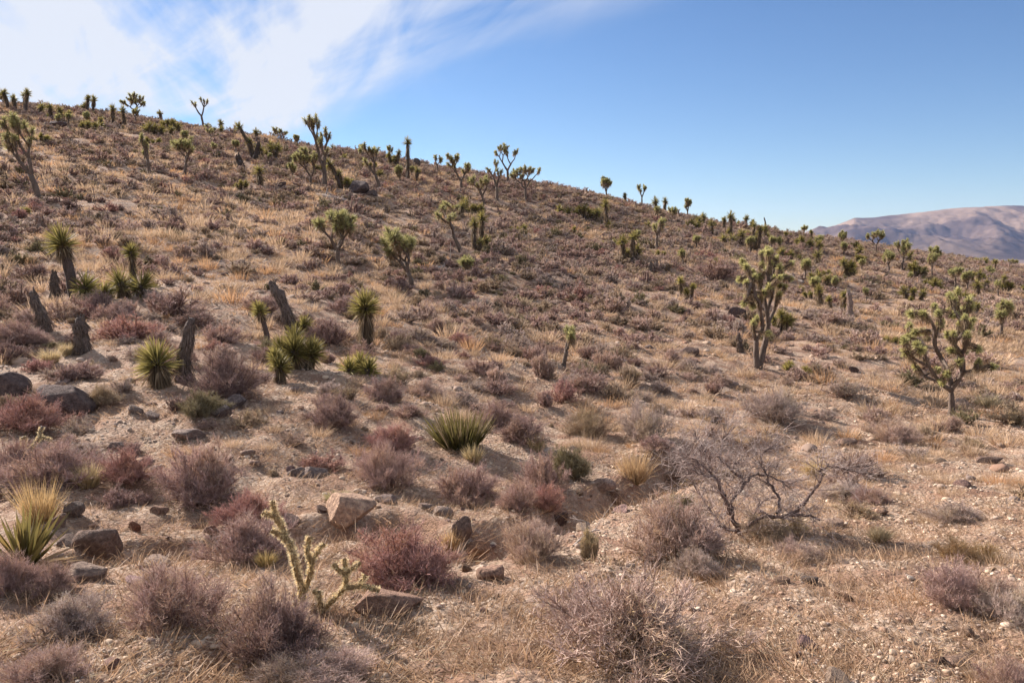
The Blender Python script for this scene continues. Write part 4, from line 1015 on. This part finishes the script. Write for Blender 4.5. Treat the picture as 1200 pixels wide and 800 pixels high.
def place_small():
    HI = {}
    for st, nm, ns_, nt, tw, tl in (('dense', 100, 1900, 11500, .0025, (.035, .10)), ('airy', 80, 1700, 12000, .0018, (.035, .12)), ('upright', 90, 900, 5000, .0045, (.05, .15))):
        HI[st] = []
        for k in range(3):
            g, gw = shrub(20 + k * 3 + len(st), nm, ns_, nt, tw, st, tl, split=True)
            HI[st].append((g.mesh('twig_crown', M_TWIG), gw.mesh('woody_stem', M_TWIG)))
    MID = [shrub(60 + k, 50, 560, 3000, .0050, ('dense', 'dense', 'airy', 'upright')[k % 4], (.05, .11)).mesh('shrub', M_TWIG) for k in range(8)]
    gcache = [grass(90 + k, 420, .0045, Hh=1.0, R=.24, spread=.42) for k in range(3)]
    for i, (u, v, w, h, st, kc, lab) in enumerate(SHT):
        r = random.Random(i + 5); x, y, z, d = hit(u, min(v, 799)); m = mpp(d)
        if v > 799: d *= .96; x *= .96; y *= .96; m *= .96
        W = w * m * .98; Hh = h * m; off = .30 * W; x += off * x / y; y += off; z = float(H(x, y))
        k = np.array(KCOL[kc]) * r.uniform(.92, 1.08); px = m
        if px > .0125:
            o = obj('desert_shrub', MID[r.choice([0, 1, 4, 5] if st != 'airy' else [2, 6])]); parts = [o]
        else:
            o = empty('desert_shrub', (x, y, z)); a, b = HI[st][r.randint(0, 2)]
            parts = [obj('twig_crown', a, o), obj('woody_stem', b, o)]
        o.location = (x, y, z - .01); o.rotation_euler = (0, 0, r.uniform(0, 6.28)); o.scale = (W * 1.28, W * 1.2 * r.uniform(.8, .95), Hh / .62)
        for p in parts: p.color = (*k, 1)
        tag(o, lab, 'shrub', 'desert shrubs'); OCC.append((x, y, W * .42)); SHRUBS.append((x, y, W * .6))
    for i, (u, v, w, h, lab, c) in enumerate(GRT):
        x, y, z, d = hit(u, v); m = mpp(d); W = w * m; x += .25 * W * x / y; y += .25 * W; z = float(H(x, y)); r = random.Random(i)
        V, F, Cc = grass(200 + i, 420, min(.006, .9 * m) / (h * m), Hh=1.0, R=.22, spread=.5).arrays()
        me = tri_mesh('grass_tuft', V * [W * .75, W * .6, h * m * 1.0], F, Cc * np.array(c), M_GRASS)
        o = obj('grass_tuft', me); o.location = (x, y, z - .01); tag(o, lab, 'grass tuft', 'dry grass tufts'); OCC.append((x, y, W * .35))
    RM = []
    for k in range(9):
        V, F = rock_arr(300 + k, 4, 9 + k % 4); RM.append(tri_mesh('rock', V, F, np.ones((len(V), 3)), M_ROCK, False))
    for i, (u, v, w, h, tone, lab) in enumerate(RKT):
        r = random.Random(i * 3 + 2); x, y, z, d = hit(u, min(v, 795)); m = mpp(d); W = w * m * .56; Hh = h * m * 1.05
        x += .5 * W * x / y; y += .5 * W; z = float(H(x, y))
        # choose mesh; own scaled copy keeps the noise in proportion
        o = obj('rock', RM[i % 9]); o.location = (x, y, z + Hh * .22); o.rotation_euler = (r.uniform(-.15, .15), r.uniform(-.15, .15), r.uniform(-.5, .5) + (3.14 if r.random() < .5 else 0))
        o.scale = (W, W * r.uniform(.75, 1.0), Hh * .78); o.color = (*tone, 1); tag(o, lab, 'rock', 'rocks'); OCC.append((x, y, W * .9))
    return MID, RM

def put(V, idx_n, X, Y, Zz, S, SZ, rot):
    """n transformed copies of V"""
    c, s = np.cos(rot), np.sin(rot); vx = V[None, :, 0] * c[:, None] - V[None, :, 1] * s[:, None]; vy = V[None, :, 0] * s[:, None] + V[None, :, 1] * c[:, None]
    return np.stack([vx * S[:, None] + X[:, None], vy * S[:, None] + Y[:, None], V[None, :, 2] * SZ[:, None] + Zz[:, None]], -1)
def mass(name, protos, which, X, Y, Zz, S, SZ, col, mat, label, cat, rng, kindz='stuff'):
    g = G()
    for k, (V, F, Cc) in enumerate(protos):
        i = np.where(which == k)[0]
        if not len(i): continue
        P = put(V, len(i), X[i], Y[i], Zz[i], S[i], SZ[i], rng.rand(len(i)) * 6.28)
        FF = F[None] + (np.arange(len(i)) * len(V))[:, None, None]
        CC = np.clip(Cc[None] * col[i][:, None], .004, 1)
        g.add(P.reshape(-1, 3), FF.reshape(-1, 3), CC.reshape(-1, 3))
    o = obj(name, g.mesh(name, mat)); tag(o, label, cat, kind=kindz); return o

def scatter(MID, RM):
    rng = np.random.RandomState(5)
    # jittered grid over the slope
    step = .455; xs = np.arange(-62, 66, step); ys = np.arange(2.6, 88, step); X, Y = np.meshgrid(xs, ys, indexing='ij'); X = X.ravel(); Y = Y.ravel()
    X = X + rng.uniform(-.5, .5, len(X)) * step * 1.1; Y = Y + rng.uniform(-.5, .5, len(X)) * step * 1.1
    th = np.degrees(np.arctan2(X, Y)); ok = (np.abs(th) < 38) & (np.hypot(X, Y) < 92); X, Y = X[ok], Y[ok]; r = np.hypot(X, Y); th = np.degrees(np.arctan2(X, Y))
    dens = fbm(X / 5, Y / 5, 3, 71) + .5; patch = fbm(X / 7, Y / 7, 3, 77)      # patch >0 : grassy
    u_ = 600 + FPX * X / Y
    leftmid = np.exp(-((th + 17) / 13) ** 2) * sstep(13, 20, r) * (1 - sstep(34, 50, r))
    right = sstep(2, 18, th) * sstep(5, 12, r) * (1 - sstep(30, 50, r))
    pg = np.clip(.34 + .55 * patch + .42 * leftmid + .26 * right, .04, .85)
    want = .94 - .22 * (1 - sstep(6, 11, r)) + 1.0 * (dens - .5)
    want = np.where((r < 6.8) & (np.abs(th) < 33.5), .0, want)
    want = np.where((th > 0) & (r < 9), want * .55, want)
    want = np.where((th < -6) & (r < 12) & (r > 6.8), want * 1.35, want)
    keep = rng.rand(len(X)) < want; X, Y, r, th, pg = X[keep], Y[keep], r[keep], th[keep], pg[keep]
    isg = rng.rand(len(X)) < pg
    free = np.array([not occupied(a, b, .10) for a, b in zip(X, Y)]); X, Y, r, th, isg = X[free], Y[free], r[free], th[free], isg[free]
    Zz = H(X, Y) - .02
    n = len(X)
    # colours
    kc = ['mauve', 'dark', 'red', 'grey', 'pink', 'tan', 'olive']; pr = np.array([.22, .07, .04, .17, .19, .25, .06]); base = np.array([KCOL[k] for k in kc])
    which = rng.choice(len(kc), n, p=pr / pr.sum()); which = np.where((th > 8) & (rng.rand(n) < .4), rng.choice([3, 4, 5], n), which)
    col = base[which] * (1 + .10 * rng.normal(size=(n, 1)))
    S = np.clip(.55 + .2 * rng.normal(size=n), .2, 1.15) * (.72 + .28 * sstep(8, 20, r)) * (1 + .2 * sstep(20, 50, r)); SZ = S * (.72 + .16 * rng.normal(size=n)).clip(.42, 1.1)
    keepcol = col
    # --- shrubs: the nearest in view are things of their own
    sh = ~isg; order = np.argsort(r + 100 * (np.abs(th) > 33.2) + 100 * isg)
    NI = 215; ind = order[:NI]; rest = sh.copy(); rest[ind] = False
    for i in ind:
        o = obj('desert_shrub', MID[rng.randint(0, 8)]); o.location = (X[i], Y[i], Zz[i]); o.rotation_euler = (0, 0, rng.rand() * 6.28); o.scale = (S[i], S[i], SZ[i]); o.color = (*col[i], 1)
        tag(o, 'small rounded twiggy shrub, one of the many alike dotted over the lower slope', 'shrub', 'small shrubs dotted over the lower slope')
    P1 = [shrub(700 + k, 30, 170, 900, .0115, ('dense', 'dense', 'airy')[k % 3], (.06, .12)).arrays() for k in range(6)]
    P2 = [shrub(720 + k, 16, 60, 460, .017, 'dense', (.06, .12)).arrays() for k in range(6)]
    w = np.where(r < 32, rng.randint(0, 6, n), 6 + rng.randint(0, 6, n)); w = np.where(rest, w, -1)
    mass('far_shrubs', P1 + P2, w, X, Y, Zz, S, SZ, col, M_TWIGS, 'low mauve and grey shrubs covering the far hillside up to the crest', 'shrubs', rng)
    # --- bunch grass; some of it grows up through the shrubs of the foreground
    ex = [(a + rng.normal() * c * .45, b + rng.normal() * c * .45) for a, b, c in SHRUBS if rng.rand() < .6]
    ex = np.array(ex); X = np.concatenate([X, ex[:, 0]]); Y = np.concatenate([Y, ex[:, 1]]); r = np.hypot(X, Y); Zz = np.concatenate([Zz, H(ex[:, 0], ex[:, 1]) - .02]); isg = np.concatenate([isg, np.ones(len(ex), bool)]); n = len(X)
    gcol = np.array([.57, .405, .27]); A = rng.rand(n, 1); gc = gcol * (.85 + .3 * A) * np.where(rng.rand(n, 1) < .2, np.array([[1.0, .86, .72]]), 1.0)
    PG = [grass(740 + k, 110, .014, Hh=.62, R=.30, spread=.75).arrays() for k in range(4)] + [grass(750 + k, 46, .034, Hh=.62, R=.36, spread=.8).arrays() for k in range(4)] + [grass(760 + k, 260, .007, Hh=.62, R=.28, spread=.75).arrays() for k in range(3)]
    w = np.where(r < 11, 8 + rng.randint(0, 3, n), np.where(r < 25, rng.randint(0, 4, n), 4 + rng.randint(0, 4, n))); w = np.where(isg, w, -1)
    gs = np.clip(.50 + .14 * rng.normal(size=n), .22, .9); gs = gs * (.55 + .45 * sstep(7, 18, r)); gs = np.where(np.arange(n) >= n - len(ex), .20 + .10 * rng.rand(n), gs)
    mass('dry_bunch_grass', PG, w, X, Y, Zz, gs, gs * rng.uniform(.75, 1.25, n), gc, M_GRASS, 'straw-coloured bunch grass scattered between the shrubs of the slope', 'grass', rng)
    # --- sparse thin grass and stubble everywhere between
    m = 34000; rr = 3.0 + 62 * rng.rand(m) ** 1.35; tt = np.radians(rng.uniform(-37, 37, m)); x2 = rr * np.sin(tt); y2 = rr * np.cos(tt); z2 = H(x2, y2) - .01
    msk = fbm(x2 / 2.2, y2 / 2.2, 3, 90) > -.2; x2, y2, z2, rr = x2[msk], y2[msk], z2[msk], rr[msk]; m = len(x2)
    PS = [grass(780 + k, 16, .010, Hh=.32, R=.5, spread=1.5).arrays() for k in range(4)] + [grass(790 + k, 11, .035, Hh=.34, R=.6, spread=1.4).arrays() for k in range(4)]
    w = np.where(rr < 14, rng.randint(0, 4, m), 4 + rng.randint(0, 4, m)); s = rng.uniform(.18, .5, m)
    mass('grass_stubble', PS, w, x2, y2, z2, s, s, gcol * [.95, .9, .88] * rng.uniform(.5, 1.05, (m, 1)), M_GRASS, 'thin dry grass stubble on the bare soil between the shrubs', 'grass', rng)
    # --- gravel
    PR = []
    for k in range(6):
        V, F = rock_arr(800 + k, 1 if k < 3 else 2, 6, .62); PR.append((V * (1 + .22 * np.random.RandomState(k).normal(size=V.shape) * (k < 3)), F, np.ones((len(V), 3))))
    m = 60000; rr = 2.4 + 14 * rng.rand(m) ** 1.7; tt = np.radians(rng.uniform(-38, 38, m)); x3 = rr * np.sin(tt); y3 = rr * np.cos(tt)
    gd = fbm(x3 / 1.1, y3 / 1.1, 3, 95) + .35 * (1 - sstep(0, .7, washdist(x3, y3))) + .16 * sstep(-5, 5, np.degrees(tt)) ; msk = gd > rng.uniform(-.25, .30, m); x3, y3, rr = x3[msk], y3[msk], rr[msk]; m = len(x3); z3 = H(x3, y3)
    s = np.exp(rng.normal(size=m) * .55) * .0075 * (.75 + rr * .05); s = np.minimum(s, .055)
    base = np.array([[.46, .34, .24], [.56, .43, .32], [.34, .25, .19], [.40, .25, .17], [.24, .18, .15], [.52, .42, .33]]); c3 = base[rng.choice(6, m, p=[.33, .21, .20, .13, .10, .03])] * rng.uniform(.8, 1.15, (m, 1))
    w = np.where(s < .014, rng.randint(0, 3, m), 3 + rng.randint(0, 3, m))
    mass('gravel', PR, w, x3, y3, z3 + s * .1, s, s * rng.uniform(.6, 1.1, m), c3, M_STONE, 'small tan and brown stones strewn over the sandy soil', 'gravel', rng)
    # --- middle-sized stones on the slope as one mass (far), and single ones near
    m = 700; rr = 10 + 50 * rng.rand(m); tt = np.radians(rng.uniform(-36, 36, m)); x4 = rr * np.sin(tt); y4 = rr * np.cos(tt); z4 = H(x4, y4); s = rng.uniform(.04, .13, m)
    c4 = base[rng.choice(5, m)] * rng.uniform(.6, 1.0, (m, 1)) * [1, .95, .95]
    mass('slope_stones', PR, 3 + rng.randint(0, 3, m), x4, y4, z4, s, s * .8, c4, M_STONE, 'scattered grey and brown stones lying among the shrubs of the slope', 'stones', rng)
    k = 0
    while k < 190:
        q = rng.rand(); rr_ = 3.1 + 6.5 * q; t = radians(rng.uniform(-33, 33)); a, b = rr_ * sin(t), rr_ * cos(t)
        if k % 2:      # stones gather along the wash
            j = rng.randint(1, len(WASH) - 1); f = rng.rand(); a = WASH[j][0] * (1 - f) + WASH[j + 1 if j + 1 < len(WASH) else j][0] * f + rng.normal() * .3; b = WASH[j][1] * (1 - f) + WASH[j + 1 if j + 1 < len(WASH) else j][1] * f + rng.normal() * .3
        elif t > .1 and rng.rand() < .35: continue
        if occupied(a, b, .03): continue
        s_ = float(np.clip(np.exp(rng.normal() * .5) * .036, .018, .11)); zc = float(H(a, b)); o = obj('rock', RM[rng.randint(0, 9)]); o.location = (a, b, zc + s_ * .05); o.rotation_euler = (rng.uniform(-.3, .3), rng.uniform(-.3, .3), rng.rand() * 6.28)
        o.scale = (s_, s_ * rng.uniform(.7, 1), s_ * rng.uniform(.6, 1.0)); f = rng.uniform(.85, 1.6); o.color = (f, f * rng.uniform(.78, .95), f * rng.uniform(.65, .9), 1)
        tag(o, 'small angular tan stone, one of those lying loose on the foreground soil', 'rock', 'loose stones on the foreground soil'); k += 1
    # --- litter: twigs and straw lying about
    g = G(); m = 30000; rr = 2.3 + 14 * rng.rand(m) ** 1.6; tt = np.radians(rng.uniform(-38, 38, m)); x5 = rr * np.sin(tt); y5 = rr * np.cos(tt)
    msk = fbm(x5 / .9, y5 / .9, 3, 99) > -.25 + .3 * rng.rand(m); x5, y5, rr = x5[msk], y5[msk], rr[msk]; m = len(x5)
    P = np.stack([x5, y5, H(x5, y5) + .004 + .01 * rng.rand(m)], 1); D = rng.normal(size=(m, 3)) * [1, 1, .16]
    cc = np.array([[.56, .46, .30], [.42, .33, .24], [.26, .19, .15], [.62, .55, .42]])[rng.choice(4, m, p=[.4, .3, .2, .1])]
    blades(g, rng, P, D, rng.uniform(.02, .085, m), .0028 + .0003 * rr, sag=0, k=1, c0=cc, c1=cc)
    tag(obj('plant_litter', g.mesh('plant_litter', M_GRASS)), 'straw and dead twigs lying on the foreground soil', 'litter', kind='stuff')
# ------------------------------------------------------------------ sky, sun, camera
SUN_AZ, SUN_EL = radians(-50), radians(28)       # azimuth clockwise from +Y
def sky():
    w = bpy.data.worlds.new('World'); C.world = w; w.use_nodes = True; nt = w.node_tree; ns = nt.nodes; lk = nt.links; ns.clear()
    st = N(ns, 'ShaderNodeTexSky', sky_type='NISHITA'); st.sun_disc = False; st.sun_elevation = SUN_EL; st.sun_rotation = SUN_AZ; st.altitude = 1200; st.air_density = 1.0; st.dust_density = .1; st.ozone_density = 3.0
    tc = N(ns, 'ShaderNodeTexCoord'); sp = N(ns, 'ShaderNodeSeparateXYZ'); lk.new(tc.outputs['Generated'], sp.inputs[0])
    def M(op, a, b=None, c=None):
        n = N(ns, 'ShaderNodeMath', operation=op)
        for i, q in enumerate((a, b, c)):
            if q is None: continue
            if isinstance(q, (int, float)): n.inputs[i].default_value = q
            else: lk.new(q, n.inputs[i])
        return n.outputs[0]
    x, y, z = sp.outputs; zz = M('MAXIMUM', z, .03); zz = M('ADD', zz, .06)
    px = M('DIVIDE', x, zz); py = M('DIVIDE', y, zz)          # where the ray meets a flat cloud layer
    # along / across the bands of cirrus (they run from the left far side towards upper right)
    a = radians(CIR_A); al = M('ADD', M('MULTIPLY', px, cos(a)), M('MULTIPLY', py, sin(a))); ac = M('SUBTRACT', M('MULTIPLY', py, cos(a)), M('MULTIPLY', px, sin(a)))
    cv = N(ns, 'ShaderNodeCombineXYZ'); lk.new(M('MULTIPLY', al, .32), cv.inputs[0]); lk.new(M('MULTIPLY', ac, 1.5), cv.inputs[1])
    n1 = N(ns, 'ShaderNodeTexNoise'); n1.inputs['Scale'].default_value = 1.3; n1.inputs['Detail'].default_value = 9; n1.inputs['Roughness'].default_value = .55; n1.inputs['Distortion'].default_value = .5; lk.new(cv.outputs[0], n1.inputs[0])
    cv2 = N(ns, 'ShaderNodeCombineXYZ'); lk.new(M('MULTIPLY', al, .9), cv2.inputs[0]); lk.new(M('MULTIPLY', ac, 1.6), cv2.inputs[1])
    n2 = N(ns, 'ShaderNodeTexNoise'); n2.inputs['Scale'].default_value = .55; n2.inputs['Detail'].default_value = 5; n2.inputs['Distortion'].default_value = .3; lk.new(cv2.outputs[0], n2.inputs[0])
    # the cloud sheet lies on the left of an edge line
    edge = M('SUBTRACT', CIR_E, ac) if CIR_S > 0 else M('ADD', ac, CIR_E)
    mr = N(ns, 'ShaderNodeMapRange', interpolation_type='SMOOTHSTEP'); mr.inputs[1].default_value = -.12; mr.inputs[2].default_value = .75; lk.new(M('ADD', edge, M('MULTIPLY', M('SUBTRACT', n2.outputs[0], .5), .7)), mr.inputs[0])
    mr2 = N(ns, 'ShaderNodeMapRange', interpolation_type='SMOOTHSTEP'); mr2.inputs[1].default_value = -5.6; mr2.inputs[2].default_value = -4.1; lk.new(M('ADD', al, M('MULTIPLY', M('SUBTRACT', n2.outputs[0], .5), 1.2)), mr2.inputs[0])
    b2 = radians(-74); al2 = M('ADD', M('MULTIPLY', px, cos(b2)), M('MULTIPLY', py, sin(b2))); ac2 = M('SUBTRACT', M('MULTIPLY', py, cos(b2)), M('MULTIPLY', px, sin(b2)))
    cv3 = N(ns, 'ShaderNodeCombineXYZ'); lk.new(M('MULTIPLY', al2, .45), cv3.inputs[0]); lk.new(M('MULTIPLY', ac2, 2.4), cv3.inputs[1])
    n3 = N(ns, 'ShaderNodeTexNoise'); n3.inputs['Scale'].default_value = 1.5; n3.inputs['Detail'].default_value = 10; n3.inputs['Roughness'].default_value = .55; n3.inputs['Distortion'].default_value = .8; lk.new(cv3.outputs[0], n3.inputs[0])
    d = M('MULTIPLY', M('MULTIPLY', mr.outputs[0], mr2.outputs[0]), M('ADD', M('ADD', M('MULTIPLY', M('SUBTRACT', n1.outputs[0], .43), 3.4), M('ADD', M('MULTIPLY', M('SUBTRACT', n3.outputs[0], .5), 2.3), M('MULTIPLY', M('SUBTRACT', n2.outputs[0], .45), 2.2))), .24))
    cl = N(ns, 'ShaderNodeClamp'); lk.new(d, cl.inputs[0]); cl.inputs[2].default_value = .9
    mx = N(ns, 'ShaderNodeMix', data_type='RGBA'); lk.new(cl.outputs[0], mx.inputs[0]); hs = N(ns, 'ShaderNodeHueSaturation'); hs.inputs['Hue'].default_value = .506; hs.inputs['Saturation'].default_value = 1.12; hs.inputs['Value'].default_value = 1.12; lk.new(st.outputs[0], hs.inputs['Color']); lk.new(hs.outputs[0], mx.inputs[6]); mx.inputs[7].default_value = (7.2, 7.45, 8.1, 1)
    bg = N(ns, 'ShaderNodeBackground'); bg.inputs[1].default_value = SKY_S; lk.new(mx.outputs[2], bg.inputs[0]); o = N(ns, 'ShaderNodeOutputWorld'); lk.new(bg.outputs[0], o.inputs[0])
CIR_A, CIR_E, CIR_S, SKY_S = -52, 2.15, 1, .050
def lights():
    L = bpy.data.lights.new('sun', 'SUN'); L.energy = 5.0; L.angle = radians(.5); L.color = (1, .915, .85); o = link(bpy.data.objects.new('sun', L))
    s = np.array([sin(SUN_AZ) * cos(SUN_EL), cos(SUN_AZ) * cos(SUN_EL), sin(SUN_EL)])
    from mathutils import Vector
    o.rotation_euler = Vector(s).to_track_quat('Z', 'Y').to_euler()
def camera():
    c = bpy.data.cameras.new('camera'); c.lens = 28; c.sensor_width = 36; c.clip_start = .05; c.clip_end = 150000; o = link(bpy.data.objects.new('camera', c))
    o.location = (0, 0, EYE); o.rotation_euler = (pi / 2 - PITCH, 0, 0); C.camera = o
def haze():
    me = bpy.data.meshes.new('haze'); x0, x1, y0, y1, z0, z1 = -400, 14000, -400, 14500, -130, 700
    v = [(a, b, c) for a in (x0, x1) for b in (y0, y1) for c in (z0, z1)]; f = [(0, 1, 3, 2), (4, 6, 7, 5), (0, 4, 5, 1), (2, 3, 7, 6), (0, 2, 6, 4), (1, 5, 7, 3)]
    me.from_pydata(v, [], f); m, nt, ns, lk = newmat('haze'); p = N(ns, 'ShaderNodeVolumePrincipled'); p.inputs['Color'].default_value = (.45, .6, 1.0, 1); p.inputs['Density'].default_value = HAZE_D; p.inputs['Anisotropy'].default_value = .2
    o = N(ns, 'ShaderNodeOutputMaterial'); lk.new(p.outputs[0], o.inputs['Volume']); me.materials.append(m); tag(obj('haze', me), kind='stuff')
HAZE_D = 2.4e-5
import time; t0 = time.time()
def main():
    build_ground(); build_mountain(); print('ground', time.time() - t0)
    place_plants(); print('plants', time.time() - t0)
    MID, RM = place_small(); scatter(MID, RM); print('scatter', time.time() - t0)
    sky(); lights(); camera()
    if HAZE_D: haze()
    C.view_settings.view_transform = 'Standard'; C.view_settings.look = 'None'; C.view_settings.exposure = 1.22; C.view_settings.gamma = 1
    C.cycles.use_denoising = True; C.cycles.max_bounces = 6; C.cycles.diffuse_bounces = 2; C.cycles.transmission_bounces = 3; C.cycles.volume_bounces = 0; C.cycles.use_adaptive_sampling = True; C.cycles.adaptive_threshold = .02
main()
